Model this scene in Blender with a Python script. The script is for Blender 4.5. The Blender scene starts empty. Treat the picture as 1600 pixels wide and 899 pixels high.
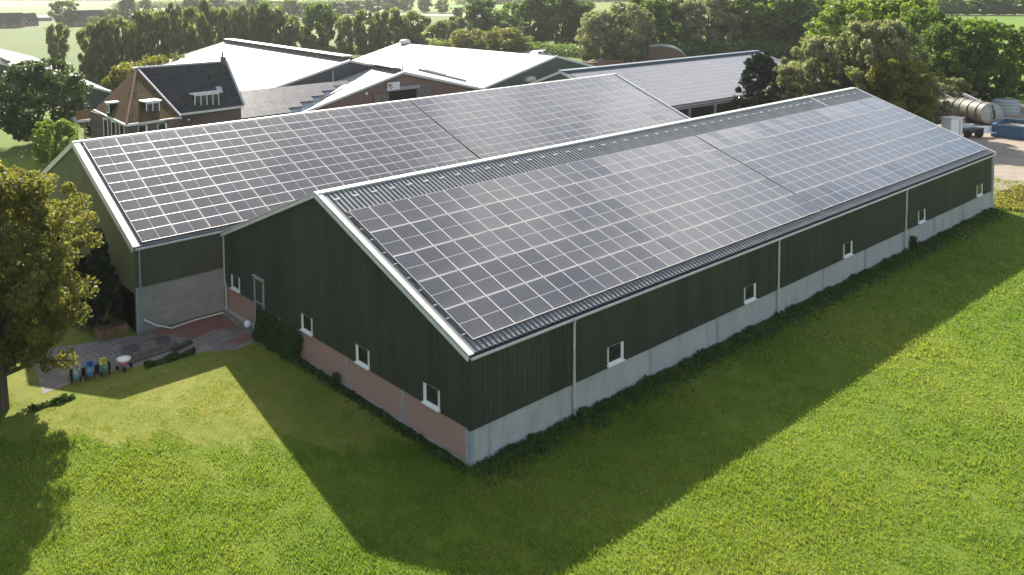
import bpy, math, random
import numpy as np
R = math.radians
C = bpy.context.scene.collection
rnd = random.Random(7)

# ------------------------------------------------------------------ camera
CX, CY, CZ = -19.271, -19.891, 16.4212
YAW, PIT, ROL = R(54.0407), R(-2.5969), R(-1.1976)
FOC, SX, SY = 1284.437, -257.80, -408.16
fw = np.array([math.cos(PIT)*math.cos(YAW), math.cos(PIT)*math.sin(YAW), math.sin(PIT)])
rt = np.array([math.sin(YAW), -math.cos(YAW), 0.0]); up = np.cross(rt, fw)
rt2 = rt*math.cos(ROL)+up*math.sin(ROL); up2 = -rt*math.sin(ROL)+up*math.cos(ROL)
O = np.array([CX, CY, CZ])
def surv(px, py, z=0.0):
    """survey: the world point of height z seen at a photograph pixel"""
    d = fw + rt2*(px-800-SX)/FOC - up2*(py-449.5-SY)/FOC
    return O + d*(z-O[2])/d[2]
def depth(p): return float(np.dot(np.array(p)-O, fw))

# ------------------------------------------------------------------ materials
MAT = {}
def nt(name):
    m = bpy.data.materials.new(name); m.use_nodes = True; MAT[name] = m
    t = m.node_tree; t.nodes.clear()
    return m, t, t.nodes.new('ShaderNodeOutputMaterial')
def N(t, kind, **kw):
    n = t.nodes.new(kind)
    for k, v in kw.items():
        if hasattr(n, k) and not k[0].isupper(): setattr(n, k, v)
        else: n.inputs[k.replace('_', ' ')].default_value = v
    return n
def L(t, a, b): t.links.new(a, b)
def ramp(t, fac, stops):
    r = t.nodes.new('ShaderNodeValToRGB'); cr = r.color_ramp
    while len(cr.elements) < len(stops): cr.elements.new(0.5)
    for e, (p, c) in zip(cr.elements, stops):
        e.position = p; e.color = (*c, 1) if len(c) == 3 else c
    L(t, fac, r.inputs[0]); return r.outputs[0]
def noise(t, scale, detail=4, rough=.55, vec=None, dist=0):
    n = N(t, 'ShaderNodeTexNoise'); n.inputs['Scale'].default_value = scale; n.inputs['Detail'].default_value = detail
    n.inputs['Roughness'].default_value = rough; n.inputs['Distortion'].default_value = dist
    if vec: L(t, vec, n.inputs['Vector'])
    return n.outputs['Fac']
def objco(t, scale=(1, 1, 1), rot=(0, 0, 0), world=False):
    if world:
        g = t.nodes.new('ShaderNodeNewGeometry'); s = g.outputs['Position']
    else:
        g = t.nodes.new('ShaderNodeTexCoord'); s = g.outputs['Object']
    m = t.nodes.new('ShaderNodeMapping'); m.inputs['Scale'].default_value = scale; m.inputs['Rotation'].default_value = rot
    L(t, s, m.inputs['Vector']); return m.outputs['Vector']
def mix(t, fac, a, b, mode='MIX'):
    m = t.nodes.new('ShaderNodeMix'); m.data_type = 'RGBA'; m.blend_type = mode
    for s, v in ((0, fac), (6, a), (7, b)):
        if isinstance(v, (int, float)): m.inputs[s].default_value = v
        elif isinstance(v, tuple): m.inputs[s].default_value = (*v, 1)
        else: L(t, v, m.inputs[s])
    return m.outputs[2]
def pr(t, out, col, rough=.7, spec=.5, metal=0, bump=None, bstr=.3, bdist=.02, coat=0):
    p = t.nodes.new('ShaderNodeBsdfPrincipled')
    if isinstance(col, tuple): p.inputs['Base Color'].default_value = (*col, 1)
    else: L(t, col, p.inputs['Base Color'])
    if isinstance(rough, (int, float)): p.inputs['Roughness'].default_value = rough
    else: L(t, rough, p.inputs['Roughness'])
    p.inputs['Specular IOR Level'].default_value = spec; p.inputs['Metallic'].default_value = metal
    p.inputs['Coat Weight'].default_value = coat
    if bump is not None:
        b = t.nodes.new('ShaderNodeBump'); b.inputs['Strength'].default_value = bstr; b.inputs['Distance'].default_value = bdist
        L(t, bump, b.inputs['Height']); L(t, b.outputs[0], p.inputs['Normal'])
    L(t, p.outputs[0], out.inputs[0]); return p

def worn(name, col, var=.25, scale=1.5, rough=.6, spec=.5, metal=0, dirt=None, streak=False):
    m, t, o = nt(name)
    v = objco(t, (1, 1, .15) if streak else (1, 1, 1))
    n = noise(t, scale, 6, .6, v)
    lo = tuple(c*(1-var) for c in col); hi = tuple(min(1, c*(1+var)) for c in col)
    c = ramp(t, n, [(.3, lo), (.7, hi)])
    if dirt:
        n2 = noise(t, scale*2.7, 8, .7, objco(t, (1, 1, .4)))
        c = mix(t, ramp(t, n2, [(.5, (0, 0, 0)), (.75, (.7, .7, .7))]), c, dirt)
    pr(t, o, c, rough, spec, metal, bump=noise(t, scale*14, 4, .6, objco(t)), bstr=.15)
    return m

def sheets(name, col, rough=.55, spec=.35):
    m, t, o = nt(name)
    co_ = t.nodes.new('ShaderNodeTexCoord'); sp = t.nodes.new('ShaderNodeSeparateXYZ'); L(t, co_.outputs['Object'], sp.inputs[0])
    ad = N(t, 'ShaderNodeMath', operation='ADD'); L(t, sp.outputs[0], ad.inputs[0]); L(t, sp.outputs[1], ad.inputs[1])
    fl = N(t, 'ShaderNodeMath', operation='FLOOR'); L(t, ad.outputs[0], fl.inputs[0])
    wn = t.nodes.new('ShaderNodeTexWhiteNoise'); wn.noise_dimensions = '1D'; L(t, fl.outputs[0], wn.inputs['W'])
    n1 = noise(t, 1.1, 7, .65, objco(t, (1, 1, .12))); n2 = noise(t, 5, 5, .7, objco(t, (1, 1, .2)))
    c = ramp(t, wn.outputs['Value'], [(0, tuple(x*.84 for x in col)), (1, tuple(x*1.16 for x in col))])
    c = mix(t, ramp(t, n1, [(.45, (0, 0, 0)), (.75, (.6, .6, .6))]), c, tuple(x*1.7+.004 for x in col))
    c = mix(t, ramp(t, n2, [(.55, (0, 0, 0)), (.8, (.5, .5, .5))]), c, tuple(x*.5 for x in col))
    pr(t, o, c, rough, spec, bump=noise(t, .9, 3, .5, objco(t)), bstr=.12, bdist=.03)
sheets('dark_green_metal', (.038, .045, .033))
worn('olive_green_metal', (.13, .145, .088), .15, .8, .5, .45, streak=True)
worn('brown_green_metal', (.070, .074, .058), .15, .8, .55, .4, streak=True)
worn('mid_green_metal', (.085, .12, .085), .12, .8, .55, .4, streak=True)
worn('blue_black_metal', (.02, .028, .034), .2, .8, .6, .4, streak=True)
worn('roof_metal', (.20, .205, .21), .2, 1.2, .42, .5, dirt=(.16, .16, .15))
worn('white_trim', (.62, .62, .60), .10, 2, .45, .5, dirt=(.42, .42, .39))
worn('white_plastic', (.78, .79, .80), .05, 2, .35, .5)
worn('grey_trim', (.42, .44, .46), .10, 2, .5, .5)
worn('gutter_white', (.50, .50, .48), .12, 2, .4, .5, dirt=(.3, .3, .27))
worn('zinc', (.30, .33, .36), .15, 2, .5, .5, dirt=(.2, .22, .22))
worn('blue_grey_cap', (.085, .125, .17), .12, 2, .5, .5)
worn('black_rubber', (.02, .02, .02), .3, 6, .8, .3)
worn('dark_steel', (.06, .06, .065), .3, 3, .55, .5)
worn('rust_steel', (.20, .11, .07), .35, 3, .8, .3)
worn('tank_grey', (.34, .34, .31), .2, 1.5, .55, .5, dirt=(.17, .15, .12))
worn('tank_dark', (.10, .095, .075), .3, 1.5, .6, .4, dirt=(.2, .18, .13))
worn('blue_paint', (.04, .12, .21), .2, 2, .5, .5, dirt=(.16, .17, .18))
worn('wood_grey', (.16, .14, .12), .3, 4, .8, .3, streak=True)
worn('wood_brown', (.20, .12, .07), .3, 4, .8, .3, streak=True)
worn('bark', (.10, .085, .065), .35, 5, .95, .2, streak=True)
worn('bark_dark', (.055, .048, .04), .35, 5, .95, .2, streak=True)
worn('soil', (.10, .075, .055), .3, 3, .95, .2)
worn('tarp', (.5, .5, .5), .2, 2, .5, .5)
worn('brown_wall', (.16, .095, .075), .2, 2, .8, .3)
worn('toy_blue', (.03, .16, .38), .1, 3, .35, .5)
worn('toy_green', (.03, .20, .06), .1, 3, .35, .5)
worn('toy_yellow', (.75, .60, .12), .1, 3, .35, .5)
worn('toy_pink', (.70, .30, .36), .1, 3, .4, .5)
worn('toy_teal', (.10, .30, .25), .1, 3, .4, .5)
worn('cream', (.55, .50, .40), .1, 2, .6, .4)
worn('black_ink', (.015, .015, .015), .1, 2, .6, .3)
worn('ball_white', (.75, .78, .82), .05, 2, .35, .5)

m, t, o = nt('plinth_concrete')
v = objco(t, (1, 1, .35)); n1 = noise(t, 1.3, 8, .65, v); n2 = noise(t, 9, 6, .7, objco(t))
c = mix(t, .5, ramp(t, n1, [(.3, (.33, .34, .345)), (.7, (.47, .48, .48))]), ramp(t, n2, [(.3, (.34, .35, .355)), (.75, (.48, .49, .48))]))
n3 = noise(t, 1.8, 8, .75, objco(t, (1, 1, .18)), .4)
c = mix(t, ramp(t, n3, [(.52, (0, 0, 0)), (.72, (.65, .65, .65))]), c, (.20, .20, .185))
n4 = noise(t, .5, 6, .7, objco(t)); c = mix(t, ramp(t, n4, [(.55, (0, 0, 0)), (.7, (.35, .35, .35))]), c, (.22, .23, .17))
pr(t, o, c, .85, .3, bump=n2, bstr=.25)
m, t, o = nt('block_wall')
v = objco(t, rot=(R(90), 0, 0))
b = N(t, 'ShaderNodeTexBrick'); L(t, v, b.inputs['Vector'])
for k, x in (('Scale', 1), ('Mortar Size', .012), ('Brick Width', .8), ('Row Height', .36), ('Bias', -.2)): b.inputs[k].default_value = x
b.inputs['Color1'].default_value = (.27, .26, .235, 1); b.inputs['Color2'].default_value = (.34, .33, .30, 1); b.inputs['Mortar'].default_value = (.22, .215, .20, 1)
c = mix(t, .35, b.outputs[0], ramp(t, noise(t, 2, 8, .7, objco(t)), [(.3, (.16, .155, .14)), (.7, (.36, .35, .32))]))
pr(t, o, c, .9, .3, bump=b.outputs['Fac'], bstr=-.2)
def brick(name, c1, c2, mort, rot=(0, 0, 0), w=.22, h=.065, ms=.012, dirt=(.34, .2, .165)):
    m, t, o = nt(name)
    v = objco(t, rot=rot)
    b = N(t, 'ShaderNodeTexBrick'); L(t, v, b.inputs['Vector'])
    for k, x in (('Scale', 1), ('Mortar Size', ms), ('Brick Width', w), ('Row Height', h), ('Mortar Smooth', .2)): b.inputs[k].default_value = x
    b.inputs['Color1'].default_value = (*c1, 1); b.inputs['Color2'].default_value = (*c2, 1); b.inputs['Mortar'].default_value = (*mort, 1)
    c = mix(t, ramp(t, noise(t, 1.2, 7, .65, objco(t)), [(.35, (0, 0, 0)), (.75, (.5, .5, .5))]), b.outputs[0], dirt)
    pr(t, o, c, .9, .25, bump=b.outputs['Fac'], bstr=-.3, bdist=.01)
brick('pink_brick', (.40, .12, .085), (.50, .19, .14), (.38, .25, .21), rot=(R(90), 0, R(90)), ms=.007)
brick('red_brick_x', (.17, .085, .06), (.23, .12, .085), (.22, .18, .15), rot=(R(90), 0, 0), dirt=(.12, .08, .07))
brick('dark_brick_x', (.10, .065, .055), (.15, .095, .08), (.16, .14, .13), rot=(R(90), 0, 0), dirt=(.09, .07, .065))
brick('dark_brick_y', (.10, .065, .055), (.15, .095, .08), (.16, .14, .13), rot=(R(90), 0, R(90)), dirt=(.09, .07, .065))
brick('red_paving', (.25, .085, .075), (.32, .12, .10), (.18, .12, .10), rot=(0, 0, R(20)), w=.2, h=.1, dirt=(.15, .13, .11))
brick('grey_paving', (.20, .175, .165), (.28, .25, .235), (.13, .12, .105), rot=(0, 0, R(-8)), w=.62, h=.62, ms=.02, dirt=(.17, .155, .14))

def tiles(name, c1, c2, moss=None, mossamt=.4, rot=(0, 0, 0)):
    m, t, o = nt(name)
    g = t.nodes.new('ShaderNodeUVMap')
    b = N(t, 'ShaderNodeTexBrick'); L(t, g.outputs[0], b.inputs['Vector'])
    for k, x in (('Scale', 1), ('Mortar Size', .035), ('Brick Width', .26), ('Row Height', .3), ('Mortar Smooth', .5)): b.inputs[k].default_value = x
    b.inputs['Color1'].default_value = (*c1, 1); b.inputs['Color2'].default_value = (*c2, 1); b.inputs['Mortar'].default_value = tuple(x*.35 for x in c1)+(1,)
    c = b.outputs[0]
    n1 = noise(t, .7, 8, .7, objco(t))
    if moss: c = mix(t, ramp(t, n1, [(.62-mossamt*.4, (0, 0, 0)), (.8-mossamt*.4, (.9, .9, .9))]), c, mix(t, .5, moss, ramp(t, noise(t, 7, 6, .7, objco(t)), [(.3, tuple(x*.5 for x in moss)), (.7, moss)])))
    pr(t, o, c, .9, .12, bump=b.outputs['Fac'], bstr=-.8, bdist=.04)
tiles('slate_tiles', (.045, .047, .05), (.07, .07, .072), (.10, .09, .06), .15)
tiles('mossy_tiles', (.060, .048, .026), (.095, .072, .036), (.14, .085, .028), .5)
tiles('orange_tiles', (.105, .050, .020), (.145, .072, .028), (.075, .065, .038), .45)
tiles('far_tiles', (.05, .05, .055), (.07, .068, .07))

# white fibre-cement sheeting
m, t, o = nt('white_sheet')
v = objco(t)
w = N(t, 'ShaderNodeTexWave'); w.bands_direction = 'Y'; w.inputs['Scale'].default_value = 1.6; L(t, v, w.inputs['Vector'])
n1 = noise(t, .5, 8, .65, objco(t, (.3, 1, 1)))
c = ramp(t, n1, [(.3, (.35, .34, .33)), (.7, (.43, .42, .415))])
b = N(t, 'ShaderNodeTexBrick'); L(t, v, b.inputs['Vector']); b.offset = 0
for k, x in (('Scale', 1), ('Mortar Size', .03), ('Brick Width', 1.8), ('Row Height', 1.05), ('Mortar Smooth', .3)): b.inputs[k].default_value = x
b.inputs['Color1'].default_value = (1, 1, 1, 1); b.inputs['Color2'].default_value = (.90, .90, .89, 1); b.inputs['Mortar'].default_value = (.62, .61, .60, 1)
c = mix(t, 1.0, c, b.outputs[0], 'MULTIPLY')
n5 = noise(t, .9, 8, .75, objco(t, (.25, 1, 1)), .5); c = mix(t, ramp(t, n5, [(.5, (0, 0, 0)), (.72, (.6, .6, .6))]), c, (.25, .245, .22))
pr(t, o, c, .5, .45, bump=w.outputs['Fac'], bstr=.5, bdist=.05)

# solar glass : UV 0..1 over one module (long side = v)
def solar(name, dust, rough):
    m, t, o = nt(name)
    uv = t.nodes.new('ShaderNodeUVMap'); sp = t.nodes.new('ShaderNodeSeparateXYZ'); L(t, uv.outputs[0], sp.inputs[0])
    def M(op, a, b=0.0):
        n = t.nodes.new('ShaderNodeMath'); n.operation = op
        for i, x in enumerate((a, b)):
            if isinstance(x, (int, float)): n.inputs[i].default_value = x
            else: L(t, x, n.inputs[i])
        return n.outputs[0]
    fu = M('PINGPONG', M('MULTIPLY', sp.outputs[0], 6), .5)      # 0 at cell borders
    fv = M('PINGPONG', M('MULTIPLY', sp.outputs[1], 20), .5)
    cell = M('MAXIMUM', M('LESS_THAN', fu, .035), M('LESS_THAN', fv, .03))
    band = M('PINGPONG', M('MULTIPLY', sp.outputs[0], 12), .5)
    mid = M('LESS_THAN', M('ABSOLUTE', M('SUBTRACT', sp.outputs[1], .5)), .0085)
    g = t.nodes.new('ShaderNodeNewGeometry')
    isl = g.outputs['Random Per Island']
    base = ramp(t, isl, [(0, (.010, .012, .022)), (.5, (.016, .016, .022)), (1, (.022, .020, .026))])
    c = mix(t, M('MULTIPLY', band, 1.0), base, (.045, .045, .055))
    c = mix(t, M('MULTIPLY', cell, .55), c, (.16, .16, .18))
    c = mix(t, mid, c, (.42, .41, .40))
    n1 = noise(t, .35, 5, .6, objco(t)); n2 = noise(t, 3, 5, .6, objco(t))
    ed = M('MULTIPLY', M('POWER', M('SUBTRACT', 1.0, sp.outputs[1]), 6.0), .25)     # dust gathers at the lower edge
    d = M('ADD', M('MULTIPLY', M('ADD', n1, M('MULTIPLY', n2, .5)), dust), M('MULTIPLY', ed, .5))
    c = mix(t, d, c, (.34, .31, .28))
    p = pr(t, o, c, rough, .5)
    p.inputs['IOR'].default_value = 1.5
    nb_ = noise(t, .45, 2, .5, objco(t)); bb = t.nodes.new('ShaderNodeBump'); bb.inputs['Strength'].default_value = .02; bb.inputs['Distance'].default_value = .5; L(t, nb_, bb.inputs['Height']); L(t, bb.outputs[0], p.inputs['Coat Normal'])
    p.inputs['Coat Weight'].default_value = .6; p.inputs['Coat Roughness'].default_value = rough*.45
solar('solar_glass', .035, .13)
solar('solar_glass_far', .22, .35)
worn('solar_frame', (.64, .61, .58), .08, 3, .4, .5)

m, t, o = nt('window_glass')
pr(t, o, ramp(t, noise(t, 3, 3, .5, objco(t)), [(.3, (.012, .014, .015)), (.7, (.045, .045, .042))]), .08, .6)
m, t, o = nt('doorway_shade'); pr(t, o, (.01, .01, .011), .9, .2)

# foliage
def leaf(name, cols, trans=.45, tcol=None, rough=.5, spec=.4, nscale=.35, drift=1.6):
    m, t, o = nt(name)
    g = t.nodes.new('ShaderNodeNewGeometry')
    oi = t.nodes.new('ShaderNodeObjectInfo')
    n = noise(t, nscale, 3, .5, objco(t))
    a = t.nodes.new('ShaderNodeMath'); a.operation = 'ADD'; n0 = noise(t, nscale*.22, 4, .6, objco(t)); av = t.nodes.new('ShaderNodeMath'); av.operation = 'MULTIPLY_ADD'; L(t, n0, av.inputs[0]); av.inputs[1].default_value = drift; av.inputs[2].default_value = -drift/2
    a2 = t.nodes.new('ShaderNodeMath'); a2.operation = 'ADD'; L(t, n, a2.inputs[0]); L(t, av.outputs[0], a2.inputs[1])
    L(t, g.outputs['Random Per Island'], a.inputs[0]); L(t, a2.outputs[0], a.inputs[1])
    b = t.nodes.new('ShaderNodeMath'); b.operation = 'MULTIPLY_ADD'; L(t, oi.outputs['Random'], b.inputs[0]); b.inputs[1].default_value = .5; L(t, a.outputs[0], b.inputs[2])
    c2 = t.nodes.new('ShaderNodeMath'); c2.operation = 'MULTIPLY'; L(t, b.outputs[0], c2.inputs[0]); c2.inputs[1].default_value = .42
    k = len(cols)
    c = ramp(t, c2.outputs[0], [(.08+.84*i/(k-1), x) for i, x in enumerate(cols)])
    p = t.nodes.new('ShaderNodeBsdfPrincipled'); L(t, c, p.inputs['Base Color']); p.inputs['Roughness'].default_value = rough; p.inputs['Specular IOR Level'].default_value = spec
    tr = t.nodes.new('ShaderNodeBsdfTranslucent')
    L(t, mix(t, 1.0, c, tcol or (1.5, 1.7, .7), 'MULTIPLY'), tr.inputs[0])
    mx = t.nodes.new('ShaderNodeMixShader'); mx.inputs[0].default_value = trans
    L(t, p.outputs[0], mx.inputs[1]); L(t, tr.outputs[0], mx.inputs[2]); L(t, mx.outputs[0], o.inputs[0])
leaf('leaf_green', [(.055, .092, .022), (.10, .145, .032), (.18, .225, .05)], .5)
leaf('leaf_bright', [(0.081, 0.127, 0.023), (0.138, 0.184, 0.029), (0.196, 0.230, 0.046)], .5)
leaf('leaf_dark', [(.042, .070, .028), (.078, .118, .040), (.16, .195, .065)], .52)
leaf('leaf_olive', [(0.091, 0.098, 0.023), (0.156, 0.150, 0.031), (0.221, 0.202, 0.046)], .5)
leaf('leaf_autumn', [(.10, .118, .038), (.18, .178, .05), (.34, .275, .09)], .55, (1.3, 1.35, .7), rough=.55, spec=.3)
leaf('leaf_silver', [(.11, .13, .06), (.21, .22, .125), (.40, .39, .28)], .45, (1.3, 1.4, .75), rough=.5, spec=.4)
leaf('leaf_willow', [(.085, .115, .045), (.145, .175, .065), (.25, .265, .10)], .55, (1.35, 1.45, .7))
leaf('leaf_deep', [(.020, .040, .014), (.038, .066, .020), (.085, .115, .032)], .4)
leaf('leaf_conifer', [(0.008, 0.018, 0.010), (0.014, 0.028, 0.015), (0.028, 0.045, 0.022)], .1)
leaf('weed_leaf', [(.028, .06, .014), (.045, .09, .02), (.08, .13, .035)], .4)
leaf('grass_blade', [(.040, .105, .018), (.105, .190, .028), (.19, .255, .045), (.32, .31, .10)], .5, (1.35, 1.45, .55), rough=.55, spec=.25, nscale=.3, drift=2.6)
leaf('lawn_blade', [(.11, .16, .020), (.20, .235, .034), (.34, .31, .09)], .5, (1.35, 1.45, .5), rough=.55, spec=.25, nscale=.3)

def ground_mat(name, cols, s1=.12, s2=1.2, s3=9, bstr=.6):
    m, t, o = nt(name)
    v = objco(t, world=True)
    n1 = noise(t, s1, 5, .6, v); n2 = noise(t, s2, 6, .65, v, .5); n3 = noise(t, s3, 5, .7, v)
    a = mix(t, .5, n1, n2); a = mix(t, .3, a, n3)
    k = len(cols)
    c = ramp(t, a, [(.32+.36*i/(k-1), x) for i, x in enumerate(cols)])
    h = mix(t, .5, n3, n2)
    pr(t, o, c, .9, .15, bump=h, bstr=bstr, bdist=.12)
ground_mat('pasture', [(.040, .080, .010), (.085, .135, .014), (.12, .17, .018), (.18, .19, .05)])
ground_mat('lawn', [(.075, .12, .018), (.13, .17, .025), (.20, .21, .045), (.30, .24, .11)], .3, 1.6, 12)
ground_mat('far_meadow', [(.05, .10, .02), (.085, .13, .03), (.13, .155, .05)], .01, .1, 2)
ground_mat('bright_field', [(.08, .16, .018), (.11, .20, .022), (.14, .22, .035)], .03, .3, 3)
ground_mat('sand', [(.15, .125, .10), (.28, .24, .195), (.38, .33, .28)], .25, 1.3, 8)
ground_mat('yard_stone', [(.16, .15, .14), (.22, .21, .19), (.28, .26, .24)], .25, 1.3, 8)
ground_mat('gravel_road', [(.24, .23, .22), (.32, .31, .29), (.38, .36, .33)], .3, 2, 8)
m, t, o = nt('water'); pr(t, o, (.05, .06, .06), .08, .6)

# ------------------------------------------------------------------ mesh helpers
class MB:
    def __init__(s): s.v = []; s.f = []; s.m = []; s.uv = {}
    def quad(s, pts, m=0, uv=None):
        i = len(s.v); s.v += [tuple(map(float, p)) for p in pts]; s.f.append(tuple(range(i, i+len(pts)))); s.m.append(m)
        if uv: s.uv[len(s.f)-1] = uv
        return s
    def box(s, a, b, m=0):
        x0, y0, z0 = [min(p, q) for p, q in zip(a, b)]; x1, y1, z1 = [max(p, q) for p, q in zip(a, b)]
        i = len(s.v)
        s.v += [(x0, y0, z0), (x1, y0, z0), (x1, y1, z0), (x0, y1, z0), (x0, y0, z1), (x1, y0, z1), (x1, y1, z1), (x0, y1, z1)]
        for f in ((0, 3, 2, 1), (4, 5, 6, 7), (0, 1, 5, 4), (1, 2, 6, 5), (2, 3, 7, 6), (3, 0, 4, 7)):
            s.f.append(tuple(i+k for k in f)); s.m.append(m)
        return s
    def beam(s, p, q, w, h, m=0, upv=(0, 0, 1)):
        p = np.array(p, float); q = np.array(q, float); d = q-p; d /= np.linalg.norm(d)
        a = np.cross(d, upv)
        if np.linalg.norm(a) < 1e-4: a = np.cross(d, (1, 0, 0))
        a /= np.linalg.norm(a); b = np.cross(a, d)
        i = len(s.v)
        for e in (p, q):
            for u, v in ((-1, -1), (1, -1), (1, 1), (-1, 1)): s.v.append(tuple(e+a*u*w/2+b*v*h/2))
        for f in ((0, 1, 2, 3), (7, 6, 5, 4), (0, 4, 5, 1), (1, 5, 6, 2), (2, 6, 7, 3), (3, 7, 4, 0)):
            s.f.append(tuple(i+k for k in f)); s.m.append(m)
        return s
    def tube(s, pts, rad, n=8, m=0, cap=True):
        pts = [np.array(p, float) for p in pts]
        if isinstance(rad, (int, float)): rad = [rad]*len(pts)
        rings = []
        for k, p in enumerate(pts):
            d = pts[min(k+1, len(pts)-1)]-pts[max(k-1, 0)]; d /= np.linalg.norm(d)+1e-9
            a = np.cross(d, (0, 0, 1)) if abs(d[2]) < .95 else np.cross(d, (1, 0, 0)); a /= np.linalg.norm(a); b = np.cross(d, a)
            i = len(s.v); rings.append(i)
            for j in range(n):
                an = 2*math.pi*j/n; s.v.append(tuple(p+(a*math.cos(an)+b*math.sin(an))*rad[k]))
        for r0, r1 in zip(rings, rings[1:]):
            for j in range(n): s.f.append((r0+j, r0+(j+1) % n, r1+(j+1) % n, r1+j)); s.m.append(m)
        if cap:
            s.f.append(tuple(rings[0]+j for j in range(n))[::-1]); s.m.append(m); s.f.append(tuple(rings[-1]+j for j in range(n))); s.m.append(m)
        return s
    def lathe(s, prof, c=(0, 0, 0), n=20, m=0, axis='z'):
        rings = []
        for r, h in prof:
            i = len(s.v); rings.append(i)
            for j in range(n):
                a = 2*math.pi*j/n; x, y = r*math.cos(a), r*math.sin(a)
                p = (x, y, h) if axis == 'z' else ((h, x, y) if axis == 'x' else (x, h, y))
                s.v.append((p[0]+c[0], p[1]+c[1], p[2]+c[2]))
        for r0, r1 in zip(rings, rings[1:]):
            for j in range(n): s.f.append((r0+j, r0+(j+1) % n, r1+(j+1) % n, r1+j)); s.m.append(m)
        return s
    def build(s, name, mats, parent=None, smooth=False):
        me = bpy.data.meshes.new(name)
        loc = np.array(parent['_w']) if parent is not None and '_w' in parent else np.zeros(3)
        me.from_pydata([tuple(np.array(p)-loc) for p in s.v], [], s.f)
        if isinstance(mats, str): mats = [mats]
        for k in mats: me.materials.append(MAT[k])
        me.polygons.foreach_set('material_index', s.m)
        if s.uv:
            uvl = me.uv_layers.new(name='UVMap')
            for fi, uv in s.uv.items():
                for li, c in zip(me.polygons[fi].loop_indices, uv): uvl.data[li].uv = c
        if smooth: me.polygons.foreach_set('use_smooth', [True]*len(me.polygons))
        me.update()
        o = bpy.data.objects.new(name, me); C.objects.link(o)
        if parent is not None: o.parent = parent; o['_w'] = [float(q_) for q_ in loc]
        return o
def thing(name, label, cat, loc=(0, 0, 0), group=None):
    o = bpy.data.objects.new(name, None); C.objects.link(o); o.location = loc; o.empty_display_size = .5
    o['_w'] = list(map(float, loc)); o['label'] = label; o['category'] = cat
    if group: o['group'] = group
    return o
def tag(o, label, cat, group=None):
    o['label'] = label; o['category'] = cat
    if group: o['group'] = group
    return o
def structure(o): o['kind'] = 'structure'; return o
def stuff(o, label=None, cat=None):
    o['kind'] = 'stuff'
    if label: o['label'] = label
    if cat: o['category'] = cat
    return o
def numesh(name, verts, nface, k, mat, parent=None, scale_uv=None):
    """mesh of nface separate k-gons, from an (nface*k,3) array"""
    me = bpy.data.meshes.new(name); me.vertices.add(len(verts)); me.vertices.foreach_set('co', np.asarray(verts, np.float32).ravel())
    me.loops.add(nface*k); me.loops.foreach_set('vertex_index', np.arange(nface*k, dtype=np.int32))
    me.polygons.add(nface); me.polygons.foreach_set('loop_start', np.arange(0, nface*k, k, dtype=np.int32))
    me.materials.append(MAT[mat]); me.update(calc_edges=True); me.validate()
    return me

# corrugated sheet: profile along u, sheet runs along v
def ribs(length, pitch=.25, h=.035, top=.38, slope=.08):
    out = [(0, 0)]; u = 0
    while u+pitch <= length+1e-6:
        f = pitch*(1-top-2*slope)
        out += [(u+f, 0), (u+f+pitch*slope, h), (u+f+pitch*(slope+top), h), (u+pitch, 0)]; u += pitch
    if u < length-1e-4: out.append((length, 0))
    return out
def clad(mb, p0, udir, ndir, length, zfun0, zfun1, m=0, pitch=.25, h=.03):
    p0 = np.array(p0, float); udir = np.array(udir, float); ndir = np.array(ndir, float)
    pr_ = ribs(length, pitch, h)
    for (u0, h0), (u1, h1) in zip(pr_, pr_[1:]):
        a = p0+udir*u0+ndir*h0; b = p0+udir*u1+ndir*h1
        mb.quad([(a[0], a[1], zfun0(u0)), (b[0], b[1], zfun0(u1)), (b[0], b[1], zfun1(u1)), (a[0], a[1], zfun1(u0))], m)
    return mb
def roofsheet(mb, p0, udir, vvec, length, m=0, pitch=.25, h=.04):
    p0 = np.array(p0, float); u = np.array(udir, float); v = np.array(vvec, float)
    n = np.cross(u, v); n /= np.linalg.norm(n)
    if n[2] < 0: n = -n
    pr_ = ribs(length, pitch, h)
    for (u0, h0), (u1, h1) in zip(pr_, pr_[1:]):
        a = p0+u*u0+n*h0; b = p0+u*u1+n*h1
        mb.quad([a, b, b+v, a+v], m)
    return mb

def panel_geo(mb, o_, u, v, n, w, h, fr=.022, th=.035, jit=0):
    """one module as one connected island: frame (slot 0) + glass (slot 1)"""
    o_ = np.array(o_, float)
    if jit: n0 = n; n = n+u*rnd.gauss(0, jit)+v*rnd.gauss(0, jit); n = n/np.linalg.norm(n)
    def P(a, b, c):
        p = o_+u*a+v*b
        if jit: c = c + ((a-w/2)*np.dot(u, n0-n)+(b-h/2)*np.dot(v, n0-n))
        return tuple(p+n*c)
    i = len(mb.v)
    mb.v += [P(0, 0, 0), P(w, 0, 0), P(w, h, 0), P(0, h, 0), P(0, 0, th), P(w, 0, th), P(w, h, th), P(0, h, th),
             P(fr, fr, th-.003), P(w-fr, fr, th-.003), P(w-fr, h-fr, th-.003), P(fr, h-fr, th-.003)]
    for f in ((0, 1, 5, 4), (1, 2, 6, 5), (2, 3, 7, 6), (3, 0, 4, 7), (4, 5, 9, 8), (5, 6, 10, 9), (6, 7, 11, 10), (7, 4, 8, 11)):
        mb.f.append(tuple(i+k for k in f)); mb.m.append(0)
    mb.f.append((i+8, i+9, i+10, i+11)); mb.m.append(1)
    mb.uv[len(mb.f)-1] = [(0, 0), (1, 0), (1, 1), (0, 1)] if h >= w else [(0, 1), (0, 0), (1, 0), (1, 1)]

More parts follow.
